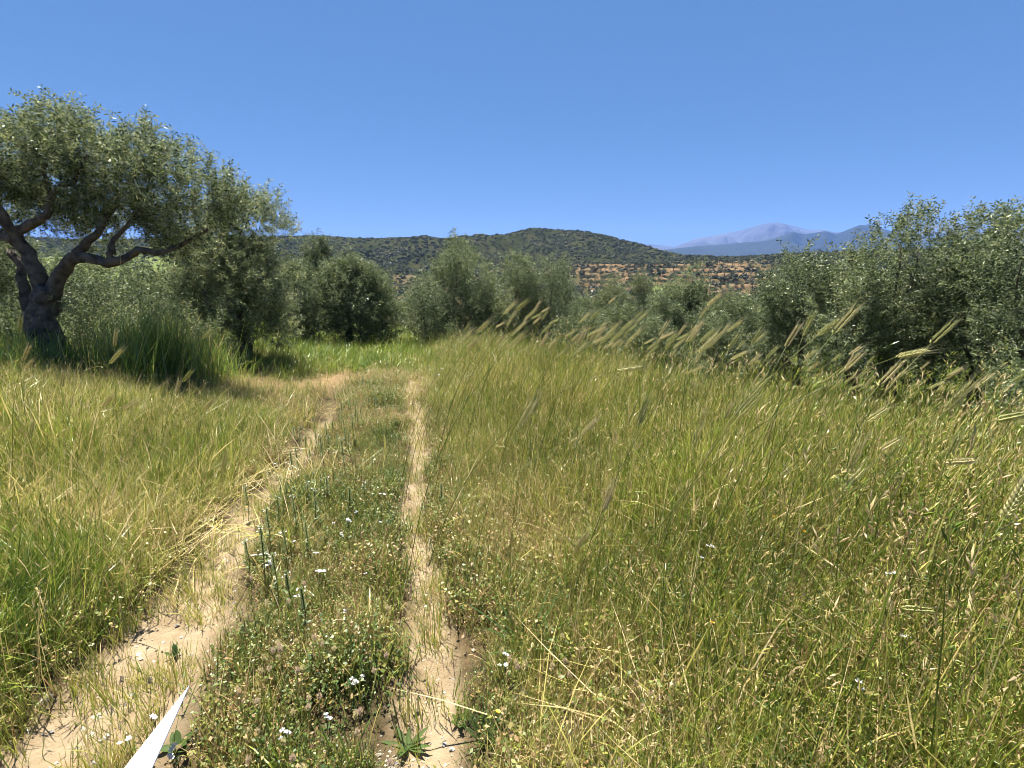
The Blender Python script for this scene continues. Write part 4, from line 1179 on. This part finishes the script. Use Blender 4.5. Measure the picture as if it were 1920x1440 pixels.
def stalk(px, py, Y, lean, var, label, group='seeding grass stalks above the field', turn=None, size=1.35, min_r=0.0):
    H = P(px, py, Y)
    ln = min(STK, key=lambda k: abs(k - lean))
    (a, b, c), h, top = STK[ln][var % 3]
    rz = random.uniform(-0.35, 0.35) if turn is None else turn
    s_ = 1.0
    for _ in range(6):
        bx = H[0] - s_ * (h[0] * math.cos(rz) - h[1] * math.sin(rz)); by = H[1] - s_ * (h[0] * math.sin(rz) + h[1] * math.cos(rz))
        g = float(zg(bx, by)) - 0.02
        s_ = max(0.15, (H[2] - g) / h[2])
    if np.hypot(bx, by) < min_r: return None
    e = inst('grass_stalk', [('stem', a, [])], (bx, by, g), rz, (s_, s_, s_), label, 'grass stalk', group)
    hd = link('seed_head', b, e); hd.location = tuple(top); k = size / s_
    hd.scale = (k, k, k)
    link('awns', c, hd)
    return e
SOLO = [
 (1330, 643, 2.3, 40, 1, 'large pale barley head leaning right in front of the dark olive bushes'),
 (1584, 601, 1.9, 40, 1, 'pale purple tipped barley head, highest of the stalks by the dark olives'),
 (1553, 615, 2.1, 40, 0, 'green barley head just below the highest pale one'),
 (1484, 634, 2.2, 26, 2, 'upright fuzzy barley head left of the highest stalk'),
 (1513, 615, 2.4, 12, 0, 'green head standing nearly straight among leaning stalks'),
 (1766, 625, 1.8, 40, 0, 'yellow green barley head on the long lone stem before the right olive'),
 (1718, 662, 2.0, 68, 1, 'pale head branching low from the long lone stem'),
 (1598, 681, 2.3, 40, 2, 'small pale head against the shade under the tall olive'),
 (1665, 705, 1.9, 40, 2, 'purplish barley head crossing the shade below the tall olive'),
 (1420, 728, 2.0, 40, 0, 'long dull green barley head at the field edge left of the shade'),
 (1636, 782, 2.3, 54, 1, 'pale straw head bowed over below the shade'),
 (1790, 752, 1.7, 26, 1, 'broad pale fuzzy head near the right edge'),
 (1895, 782, 1.7, 68, 0, 'green head bowed towards the right edge'),
 (1788, 866, 2.0, 68, 2, 'brown bowed barley head over the right part of the field'),
 (1898, 945, 1.25, 26, 1, 'very close fuzzy pale head at the right edge'),
 (1715, 1142, 1.35, 80, 0, 'dark green awned head nodding flat low on the right'),
 (1660, 838, 2.3, 54, 2, 'grey brown leaning head left of the brown bowed head'),
 (1185, 690, 2.6, 68, 1, 'straw coloured head bowed over at the middle of the field edge'),
 (968, 640, 2.6, 40, 1, 'pale broken head bent sideways near the track end of the field'),
 (1100, 805, 2.4, 40, 2, 'brown seed head in the middle of the field'),
]
for a in SOLO: stalk(*a, size=0.95 if a[3] == 80 else 1.15)
edge_x, edge_y = [850, 1000, 1200, 1400, 1600, 1920], [640, 618, 648, 672, 715, 775]
for i in range(125):
    px = rt.uniform(870, 1915) if i % 3 else rt.uniform(960, 1340)
    py = np.interp(px, edge_x, edge_y) + rt.gauss(-14, 28)
    Y = rt.uniform(3.2, 7.2)
    stalk(px, py, Y, rt.choice([26, 40, 40, 54]), rt.randrange(3), 'green seed head on a stalk leaning right at the far edge of the field', min_r=2.9)
for i in range(34):
    px, py = rt.uniform(940, 1900), rt.uniform(760, 1060)
    stalk(px, py, rt.uniform(2.0, 3.6), rt.choice([12, 12, 26, 40]), rt.randrange(3), 'seed head standing amid the tall field grass', 'seed heads amid the field grass', min_r=1.7)
for i in range(26):
    px, py = rt.uniform(5, 420), rt.uniform(590, 900)
    stalk(px, py, rt.uniform(3.2, 5.0), rt.choice([12, 26, 40, 54]), rt.randrange(3), 'seed head standing out of the left bank grass', 'seed heads on the left bank')

# blue green flower spikes between the ruts
def spike_parts(seed, h=0.30):
    r = random.Random(seed)
    st, sk, fl = MB(), MB(), MB()
    st.tube([(r.uniform(-.03, .03), r.uniform(-.03, .03), 0), (r.uniform(-.012, .012), 0.006, h * 0.5), (0.0, 0, h)], [0.003, 0.0028, 0.002], 5, 0, 0.3)
    for k in range(16):
        a, z = r.uniform(0, 6.28), r.uniform(0.02, h * 0.62)
        o = np.array([math.cos(a), math.sin(a), 0.3]); sd = np.array([-math.sin(a), math.cos(a), 0]); q = np.array([0, 0, z]); L = r.uniform(0.02, 0.04)
        st.add([q, q + o * L * .5 + sd * .007, q + o * L, q + o * L * .5 - sd * .007], [(0, 1, 2), (0, 2, 3)], 0, r.uniform(0, .3))
    z0, z1 = h * 0.62, h * 1.02
    for k in range(15):
        z = z0 + (z1 - z0) * k / 14
        for j in range(5):
            a = j * 1.257 + k * 0.63
            o = np.array([math.cos(a), math.sin(a), 0.75]); sd = np.array([-math.sin(a), math.cos(a), 0]); q = np.array([0, 0, z])
            L = 0.017 * (1.1 - 0.5 * k / 14)
            sk.add([q, q + o * L * .5 + sd * .005, q + o * L, q + o * L * .5 - sd * .005], [(0, 1, 2, 3)], 0, r.uniform(0, 1))
    for j in range(5):
        a = r.uniform(0, 6.28); q = np.array([0.014 * math.cos(a), 0.014 * math.sin(a), z1 - r.uniform(0, 0.03)])
        for m_ in range(3):
            b = a + (m_ - 1) * 0.7
            o = np.array([math.cos(b), math.sin(b), 0.25]); sd = np.array([-math.sin(b), math.cos(b), 0])
            fl.add([q, q + o * .005 + sd * .0022, q + o * .009, q + o * .005 - sd * .0022], [(0, 1, 2, 3)])
    return st.mesh('spike_stem', [STEM]), sk.mesh('spike_head', [SPIKE]), fl.mesh('spike_florets', [PETAL])
SPK = [spike_parts(i, 0.26 + 0.03 * i) for i in range(4)]
spots = [(588, 779, 0), (550, 802, 1), (560, 795, 1), (610, 791, 0), (623, 788, 0), (635, 775, 0), (642, 775, 0), (669, 769, 0), (675, 760, 0), (666, 760, 0), (653, 811, 0), (631, 811, 0),
         (615, 811, 1), (545, 855, 0), (523, 884, 0), (547, 923, 1), (655, 919, 0), (681, 903, 1), (458, 907, 1), (499, 954, 1), (554, 842, 0), (697, 855, 0), (457, 1000, 1), (490, 1002, 1),
         (536, 1074, 1), (565, 1107, 1), (679, 707, 0), (720, 737, 0), (827, 915, 0), (815, 832, 0), (703, 745, 0), (640, 830, 1), (600, 880, 1), (575, 900, 1)]
spots += [(590, 800, 0), (600, 820, 1), (580, 842, 0), (572, 815, 1), (645, 795, 0), (660, 785, 1), (625, 850, 0), (612, 900, 1), (590, 925, 1), (570, 960, 0), (535, 905, 0), (520, 930, 1), (690, 740, 0), (700, 722, 0), (655, 745, 0), (640, 758, 0), (530, 985, 1), (510, 1035, 1)]
for i, (px, py, fl) in enumerate(spots):
    a, b, c = SPK[i % 4]
    h = (0.26 + 0.03 * (i % 4)) * 1.02
    p = hit(px, py, h)
    inst('flower_spike', [('stem', a, []), ('spike', b, [('florets', c)] if fl else [])], (p[0], p[1], p[2] - h), rt.uniform(0, 6), rt.uniform(0.8, 1.15),
         'blue green flower spike with small white florets at its top between the ruts' if fl else 'slim dark green spike without open flowers standing between the ruts', 'flower spike', 'flower spikes between the ruts')

# small white flowers
def flower_parts(seed, mat, n=5, r0=0.010, h=0.14, heads=2):
    r = random.Random(seed); st, bl = MB(), MB()
    for q in range(heads):
        ox, oy = r.uniform(-.025, .025) * (q > 0), r.uniform(-.025, .025) * (q > 0)
        hh = h * r.uniform(0.88, 1.05)
        st.tube([(0, 0, 0), (ox * .5, oy * .5, hh * .6), (ox, oy, hh)], [0.0016, 0.0014, 0.0011], 4, 0, 0.2)
        tx, ty = r.uniform(-.3, .3), r.uniform(-.5, .1)
        for k in range(n):
            a = 2 * PI * k / n + q
            o = np.array([math.cos(a), math.sin(a), 0.25 + tx * math.cos(a) + ty * math.sin(a)]); sd = np.array([-math.sin(a), math.cos(a), 0]); c = np.array([ox, oy, hh])
            bl.add([c, c + o * r0 * .6 + sd * r0 * .5, c + o * r0 * 1.1, c + o * r0 * .6 - sd * r0 * .5], [(0, 1, 2), (0, 2, 3)], 0, r.random())
    for k in range(5):
        a, z = r.uniform(0, 6.28), r.uniform(0.01, h * 0.7)
        o = np.array([math.cos(a), math.sin(a), 0.4]); sd = np.array([-math.sin(a), math.cos(a), 0]); c = np.array([0, 0, z])
        st.add([c, c + o * .012 + sd * .005, c + o * .024, c + o * .012 - sd * .005], [(0, 1, 2), (0, 2, 3)], 0, r.uniform(0, .3))
    return st.mesh('flower_stem', [STEM]), bl.mesh('flower_blossom', [mat])
WF = [flower_parts(i, PETAL, 5, 0.0105, 0.13 + 0.02 * (i % 3), 1 + i % 3) for i in range(6)]
wf = [(525, 997), (594, 1071), (608, 1065), (685, 1073), (646, 1137), (506, 1052), (500, 1058), (473, 1042), (498, 1033), (551, 1013), (625, 978), (652, 974), (714, 978), (590, 1037),
      (564, 1107), (671, 1194), (679, 1259), (659, 1267), (662, 1275), (945, 1220), (948, 1233), (583, 1220), (610, 1330), (528, 1363), (525, 1377), (285, 1337), (238, 1370), (600, 1070),
      (325, 1387), (320, 1400), (588, 886), (682, 904), (721, 923), (607, 923), (668, 957), (652, 973), (713, 977), (580, 860), (630, 845), (560, 890), (600, 830), (640, 1000), (618, 1340), (515, 870)]
for i, (px, py) in enumerate(wf):
    a, b = WF[i % 6]; h = 0.13 + 0.02 * (i % 3)
    p = hit(px, py, h)
    inst('white_flower', [('stem', a, []), ('blossom', b, [])], (p[0], p[1], p[2] - h), rt.uniform(-.6, .6), 1.0 if p[1] > 2.4 else 0.9,
         'small white wildflower blooming low in the weeds along the track', 'wildflower', 'white wildflowers along the track')
for i, (px, py) in enumerate([(816, 689), (828, 693), (823, 705), (806, 690)]):
    a, b = WF[i]; p = hit(px, py, 0.3)
    inst('white_flower', [('stem', a, []), ('blossom', b, [])], (p[0], p[1], p[2] - 0.3), 0, 2.1, 'white wildflower at the far end of the right rut', 'wildflower', 'white wildflowers at the rut end')
for i, (px, py) in enumerate([(1320, 1020), (1328, 1026), (1665, 1085), (1702, 1158), (1612, 1268)]):
    a, b = WF[i]; p = hit(px, py, 0.42)
    inst('white_flower', [('stem', a, []), ('blossom', b, [])], (p[0], p[1], p[2] - 0.42), 0, (1.0, 1.0, 2.8), 'white wildflower half hidden in the grass of the right field', 'wildflower', 'white wildflowers in the right field')
YF = flower_parts(50, YPETAL, 6, 0.010, 0.16, 1)
p = hit(934, 1333, 0.16)
inst('orange_flower', [('stem', YF[0], []), ('blossom', YF[1], [])], (p[0], p[1], p[2] - 0.16), 0, 1.0, 'single orange yellow flower beside the right rut near the bottom', 'wildflower', None)
for px, py, lb in [(1336, 1166, 'tiny yellow flower in the near field left of the nodding head'), (1508, 995, 'yellow flower cluster in the middle right of the field'), (1452, 968, 'yellow flower half way up the right field')]:
    p = hit(px, py, 0.4)
    inst('yellow_flower', [('stem', YF[0], []), ('blossom', YF[1], [])], (p[0], p[1], p[2] - 0.4), 0, (0.9, 0.9, 2.5), lb, 'wildflower', None)

# soft oval seed heads in the weeds
def tail_parts(seed, h, hue):
    r = random.Random(seed); st, hd = MB(), MB()
    lx = r.uniform(-.03, .03)
    st.tube([(0, 0, 0), (lx * .4, 0, h * .6), (lx, 0.01, h)], [0.0011, 0.001, 0.0008], 4, 0, 0.6)
    c = np.array([lx, 0.01, h])
    for _ in range(70):
        t = r.random(); a = r.uniform(0, 6.28); R0 = 0.0062 * math.sin(PI * (0.15 + 0.8 * t))
        q = c + np.array([R0 * math.cos(a), R0 * math.sin(a), 0.024 * t])
        o = np.array([math.cos(a), math.sin(a), 1.2]); o /= np.linalg.norm(o); sd = np.array([-math.sin(a), math.cos(a), 0])
        hd.add([q - sd * .0016, q + sd * .0016, q + o * .009], [(0, 1, 2)], 0, min(1, max(0, hue + r.gauss(0, .12))))
    return st.mesh('tail_stem', [STEM]), hd.mesh('tail_head', [SEED])
TL = [tail_parts(i, 0.16 + 0.02 * (i % 4), 0.55 + 0.12 * (i % 4)) for i in range(8)]
tl = [(563, 1197), (510, 1207), (537, 1210), (510, 1227), (490, 1240), (487, 1257), (508, 1248), (550, 1260), (563, 1263), (620, 1213), (578, 1340), (597, 1193), (523, 1173), (450, 1302), (480, 1310),
      (593, 1313), (541, 1397), (493, 1377), (953, 1247), (962, 1253), (978, 1247), (987, 1253), (1040, 1244), (1066, 1240), (962, 1400), (940, 1344), (1060, 1420)]
tl += [(rt.uniform(430, 760), rt.uniform(1080, 1430)) for _ in range(26)] + [(rt.uniform(900, 1250), rt.uniform(1150, 1430)) for _ in range(14)]
for i, (px, py) in enumerate(tl):
    a, b = TL[i % 8]; h = 0.17 + 0.02 * (i % 4)
    p = hit(px, py, h)
    inst('fluffy_grass_head', [('stem', a, []), ('seed_head', b, [])], (p[0], p[1], p[2] - h), rt.uniform(0, 6), 1.0, 'small buff oval seed head on a thin stem among the low weeds', 'grass head', 'soft oval grass heads in the weeds')
for px, py, lb in [(221, 1290, 'dark brown oval seed head over the left rut, left one of two'), (274, 1292, 'dark brown oval seed head over the left rut, nearer the white pointed strip')]:
    p = hit(px, py, 0.14); D = tail_parts(77, 0.13, 1.0)
    D[1].materials[0] = BARK
    inst('fluffy_grass_head', [('stem', D[0], []), ('seed_head', D[1], [])], (p[0], p[1], p[2] - 0.14), 1.0, 1.1, lb, 'grass head', None)

# leafy weeds standing alone
def leafy(name, px, py, h, n, L, W, hue, label, cat, up=0.5, seed=1):
    r = random.Random(seed); p = hit(px, py, h)
    e = empty(name, (p[0], p[1], p[2] - h - 0.005))
    for k in range(n):
        m = MB(); a = k * 2.4 + r.uniform(-.3, .3); t = up + r.uniform(-.25, .25); l_ = L * r.uniform(.7, 1.15)
        q = np.array([0, 0, 0.01]); rows = []
        for j in range(5):
            f = j / 4; wd = W * math.sin(PI * (0.12 + 0.86 * f)) * (1 if j < 4 else 0.1)
            ang = t + (1.2 - t) * f * 0.6
            o = np.array([math.cos(a) * math.sin(ang), math.sin(a) * math.sin(ang), math.cos(ang)]); sd = np.array([-math.sin(a), math.cos(a), 0])
            if j: q = q + o * l_ / 4
            rows += [q - sd * wd + np.array([0, 0, wd * .35]), q - np.array([0, 0, wd * .2]), q + sd * wd + np.array([0, 0, wd * .35])]
        m.add(rows, [(3 * j + i, 3 * j + i + 1, 3 * j + i + 4, 3 * j + i + 3) for j in range(4) for i in range(2)], 0, min(1, max(0, hue + r.gauss(0, .06))))
        link('leaf', m.mesh('leaf', [STEM], True), e)
    return tag(e, label, cat)
leafy('rosette_weed', 765, 1396, 0.02, 9, 0.10, 0.011, 0.15, 'grey green rosette of narrow leaves beside the sandy right rut', 'weed', 1.1, 1)
leafy('seedling', 862, 1350, 0.03, 6, 0.06, 0.012, 0.2, 'pale leafy seedling standing on the bare sand of the right rut', 'weed', 0.7, 2)
leafy('broad_leaf_weed', 325, 1215, 0.06, 7, 0.065, 0.010, 0.05, 'dark broad leafed weed at the right side of the left rut', 'weed', 0.5, 3)
leafy('broad_leaf_weed', 330, 1395, 0.03, 7, 0.07, 0.016, 0.1, 'small green leaf rosette to the right of the white pointed strip', 'weed', 1.0, 4)
leafy('long_leaf_tuft', 990, 1185, 0.12, 14, 0.36, 0.008, 0.08, 'tuft of long strap like green leaves in the near field', 'grass tuft', 0.6, 5)
leafy('bluish_tuft', 905, 1385, 0.05, 26, 0.17, 0.0035, 0.05, 'bluish green fine leaved tuft at the bottom right of the rut', 'grass tuft', 0.25, 6)
leafy('broad_leaf_weed', 1180, 1370, 0.15, 6, 0.10, 0.02, 0.12, 'broad leafed weed in the dark hollow of the near field', 'weed', 0.8, 7)
leafy('spiny_weed', 1390, 1215, 0.38, 14, 0.12, 0.006, 0.2, 'star shaped spiky leaved weed low in the right field', 'weed', 1.0, 8)
leafy('broad_leaf_weed', 590, 1010, 0.06, 7, 0.09, 0.02, 0.0, 'dark green leafy weed in the middle of the strip between ruts', 'weed', 0.6, 9)
leafy('round_leaf_weed', 740, 795, 0.05, 16, 0.16, 0.02, 0.0, 'dark little bush at the left side of the right rut', 'weed', 0.6, 10)

# big clumps of tall grass on the left and at the end of the strip
def clump(name, px, py, n, hgt, spread, label, tint, seed, lean=0.2):
    p = hit(px, py, 0.0); r = np.random.default_rng(seed)
    e = empty(name, (p[0], p[1], float(zg(p[0], p[1]))))
    q = r.normal(size=(n, 2)) * spread
    z = zg(p[0] + q[:, 0], p[1] + q[:, 1]) - e.location[2]
    d = np.stack([0.15 + lean * r.normal(size=n), lean * r.normal(size=n), np.ones(n)], -1)
    o = realize('blades', G_GREEN, [GRASSR], np.stack([q[:, 0], q[:, 1], z - 0.02], -1), rot_from_dir(d, r.random(n) * 6.28), np.stack([hgt * (0.7 + 0.5 * r.random(n)), 1.5 + 0 * z, 1.5 + 0 * z], -1), tint + 0.07 * r.normal(size=n), e)
    return tag(e, label, 'grass clump')
GRASSR = leaf_mat('clump_blade', [(0.0, (0.070, 0.140, 0.022)), (0.3, (0.14, 0.225, 0.036)), (0.55, (0.32, 0.34, 0.075)), (0.8, (0.50, 0.40, 0.15)), (1.0, (0.60, 0.47, 0.25))], transl=0.5, gloss=0.05, instanced=False)
def tri_protos(ps):
    for p in ps:
        p.f = [t for f in p.f for t in ([f] if len(f) == 3 else [(f[0], f[1], f[2]), (f[0], f[2], f[3])])]
        # every triangle keeps its own hue through its vertices
tri_protos(G_GREEN)
clump('tall_grass_clump', 300, 712, 130, 3.3, 0.42, 'tall bright green grass clump beside the old olive trunk', -0.02, 1)
clump('tall_grass_clump', 365, 705, 100, 2.4, 0.34, 'yellow green grass clump at the right foot of the tall green one', 0.12, 2)
clump('tall_grass_clump', 695, 690, 44, 1.3, 0.22, 'dark arching grass clump where the strip between ruts ends', -0.12, 3, 0.5)
clump('tall_grass_clump', 40, 690, 90, 1.8, 0.6, 'dark grass clump at the foot of the old olive near the left edge', -0.12, 4)
clump('tall_grass_clump', 610, 668, 50, 1.2, 0.5, 'shaded grass clump under the silvery olive bush', -0.10, 5)

# loose dry stalks
def dry(pa, pb, h, label, r0=0.0026):
    a, b = hit(pa[0], pa[1], h), hit(pb[0], pb[1], h * 0.8)
    m = MB(); mid = (a + b) / 2 + np.array([0, 0, 0.03])
    m.tube([np.zeros(3), mid - a, b - a], [r0, r0 * 0.9, r0 * 0.5], 5, 0, 0.95)
    o = link('straw_stalk', m.mesh('straw_stalk', [STEM], True)); o.location = tuple(a)
    return tag(o, label, 'straw', None)
dry((32, 1045), (68, 1102), 0.4, 'bent pale dry stalk in the left bank grass, upper piece')
dry((68, 1102), (88, 1160), 0.4, 'lower thick piece of the bent pale stalk on the left bank', 0.0045)
dry((0, 945), (64, 962), 0.45, 'pale straw lying across the bank at the left edge')
dry((10, 965), (150, 958), 0.45, 'long straw lying flat beside the pale one at the left edge')
dry((60, 985), (115, 972), 0.45, 'short straw below the long flat straw on the left bank')
dry((105, 870), (172, 900), 0.5, 'arched pale straw in the middle of the left bank')
dry((172, 900), (200, 930), 0.5, 'drooping end of the arched straw on the left bank')
dry((150, 698), (205, 686), 0.5, 'pale straw in front of the old olive trunk')
dry((1705, 1082), (1780, 1130), 0.45, 'pale diagonal straw at the right side of the field')
dry((1780, 1130), (1905, 1140), 0.45, 'thin straw running to the right edge')
dry((1690, 990), (1775, 1030), 0.5, 'whitish straw slanting down across the right field')
dry((1412, 1255), (1490, 1138), 0.45, 'thick stalk with a bud slanting up in the near field', 0.004)
dry((1380, 1330), (1412, 1262), 0.3, 'brown thick stalk at the bottom of the near field', 0.0045)
dry((1110, 1400), (1106, 1365), 0.2, 'short grey stalk in the dark hollow of the near field', 0.005)

# stones in the ruts
def stone(px, py, size, mat, label, group=None, seed=0, flat=0.45):
    r = np.random.default_rng(seed + int(px) * 7 + int(py)); p = hit(px, py, 0.0); m = MB()
    import mathutils
    vs_, fs = [], []
    t = (1 + 5 ** .5) / 2
    V = np.array([(-1, t, 0), (1, t, 0), (-1, -t, 0), (1, -t, 0), (0, -1, t), (0, 1, t), (0, -1, -t), (0, 1, -t), (t, 0, -1), (t, 0, 1), (-t, 0, -1), (-t, 0, 1)], float)
    V /= np.linalg.norm(V[0])
    Fs = [(0, 11, 5), (0, 5, 1), (0, 1, 7), (0, 7, 10), (0, 10, 11), (1, 5, 9), (5, 11, 4), (11, 10, 2), (10, 7, 6), (7, 1, 8), (3, 9, 4), (3, 4, 2), (3, 2, 6), (3, 6, 8), (3, 8, 9), (4, 9, 5), (2, 4, 11), (6, 2, 10), (8, 6, 7), (9, 8, 1)]
    V = V * (0.8 + 0.4 * r.random((12, 1))) * np.array([1, r.uniform(.55, .8), flat]) * size
    m.add(V, Fs)
    o = link('stone', m.mesh('stone', [mat])); o.location = (p[0], p[1], p[2] + size * flat * 0.3); o.rotation_euler = (0.15, 0.1, r.uniform(0, 6))
    return tag(o, label, 'stone', group)
for px, py, sz, mt, lb in [(107, 1331, .024, STONE, 'flat pale stone in the left rut, farthest left'), (181, 1344, .022, STONE, 'long tan stone in the left rut above the stone trio'),
    (153, 1373, .026, GREYSTONE, 'rough grey brown stone, leftmost of the trio in the left rut'), (170, 1381, .024, STONE, 'smooth pale stone in the middle of the trio in the left rut'),
    (197, 1386, .026, GREYSTONE, 'grey stone, rightmost of the trio in the left rut'), (259, 1229, .020, STONE, 'white flat stone half way up the left rut'), (87, 1310, .030, GREYSTONE, 'half buried stone at the grass edge of the left rut'),
    (238, 1371, .012, WHITE, 'tiny white pebble beside the white pointed strip'), (248, 1306, .024, GREYSTONE, 'brown clod of earth in the left rut below the dark seed heads'),
    (699, 1364, .020, STONE, 'pale lump of stone in the weeds left of the right rut'), (833, 1396, .013, GREYSTONE, 'grey pebble in the right rut, upper one of three'),
    (848, 1406, .016, GREYSTONE, 'broad grey pebble in the right rut, middle of three'), (842, 1417, .014, GREYSTONE, 'grey pebble in the right rut, lowest of three')]:
    stone(px, py, sz, mt, lb)
gm = MB(); rr_ = np.random.default_rng(4)
def pebble(x, y, sz):
    z = float(zg(x, y)); c = np.array([x, y, z + sz * .1]); k = rr_.random(6) * .5 + .7
    gm.add([c + np.array(d) * sz * kk for d, kk in zip([(1, 0, 0), (-1, 0, 0), (0, .8, 0), (0, -.8, 0), (0, 0, .6), (0, 0, -.6)], k)],
           [(0, 2, 4), (2, 1, 4), (1, 3, 4), (3, 0, 4), (2, 0, 5), (1, 2, 5), (3, 1, 5), (0, 3, 5)], int(rr_.random() < .45))
for _ in range(2600):
    y = 0.6 + 6 * rr_.random() ** 2
    if rr_.random() < .5: x = float(xr_of(y)) + rr_.normal() * .09 - 0.05 * (y < 1.6)
    else: x = float(xr_of(y)) - RUT_GAP + rr_.normal() * .2
    pebble(x, y, 0.002 + 0.006 * rr_.random() ** 3)
for _ in range(260):
    y = rr_.uniform(0.8, 5.5); pebble(float(xr_of(y)) - RUT_GAP * (rr_.random() < .65) + rr_.normal() * .16, y, 0.007 + 0.009 * rr_.random())
for _ in range(700):
    y = rr_.uniform(0.9, 1.5); pebble(float(xr_of(y)) - abs(rr_.normal()) * .16, y, 0.003 + 0.008 * rr_.random() ** 2)
g_ = link('gravel', gm.mesh('gravel', [STONE, GREYSTONE])); tag(g_, 'fine gravel and grit scattered in the ruts', 'gravel', kind='stuff')

# dry litter on the bare sand
def litter_proto(r):
    m = MB()
    for _ in range(5):
        blade(m, (r.uniform(0, .004), r.gauss(0, .05), r.gauss(0, .05)), r.uniform(0.015, 0.08), r.uniform(0.0012, 0.003), r.uniform(0, 6.28), r.uniform(1.35, 1.6), r.uniform(-.3, .3), r.choice([0.62, 0.75, 0.85, 0.95]), 2)
    return m
x, y = sample(-4.5, 0.8, 0.35, 8, 150, lambda x, y: rut_mask(x, y) * ss(0.35, 0.6, fbm(x * 2.4, y * 2.4, 111)))
o = scatter('dry_litter', [litter_proto(rg) for _ in range(8)], [WEED], np.stack([x, y, zg(x, y) + 0.006], -1), orient(len(x), 0, 3, 0.03, 0.04), np.ones(len(x)), 0.06 * rng.normal(size=len(x)))
tag(o, 'bits of dry grass and litter lying on the sand of the ruts', 'litter', kind='stuff')

# the white pointed blade that pokes in at the lower left
tipw = hit(355, 1284, 0.20)
ba, bb = hit(222, 1440, 0.26), hit(292, 1440, 0.26)
mid = (ba + bb) / 2
ax = mid - tipw; ax /= np.linalg.norm(ax)
end = mid + ax * 0.45
wv = (bb - ba); wv -= ax * np.dot(wv, ax); hw = 0.74 * np.linalg.norm(wv) / 2; wv /= np.linalg.norm(wv)
k_ = np.linalg.norm(end - tipw) / np.linalg.norm(mid - tipw)
nr = np.cross(wv, ax); nr = nr * (1 if nr[2] > 0 else -1)
m = MB(); th = 0.006
top = [tipw, tipw + (mid - tipw) * .5 - wv * hw * .5, end - wv * hw * k_, end + wv * hw * k_, tipw + (mid - tipw) * .5 + wv * hw * .5]
rim = [p + (tipw * .02 + p * -.02) * 0 - nr * 0.002 for p in top]
cen = tipw + (end - tipw) * 0.6
inner = [p + (cen - p) * 0.02 for p in top]
allv = inner + rim + [p - nr * th for p in top]
m.add([p - tipw for p in allv], [tuple(range(5)), tuple(range(14, 9, -1))] + [(i, i + 5, (i + 1) % 5 + 5, (i + 1) % 5) for i in range(5)] + [(i + 5, i + 10, (i + 1) % 5 + 10, (i + 1) % 5 + 5) for i in range(5)])
wb = link('pointed_marker', m.mesh('pointed_marker', [WHITE])); wb.location = tuple(tipw)
tag(wb, 'smooth white pointed strip lying over the weeds at the lower left', 'marker')
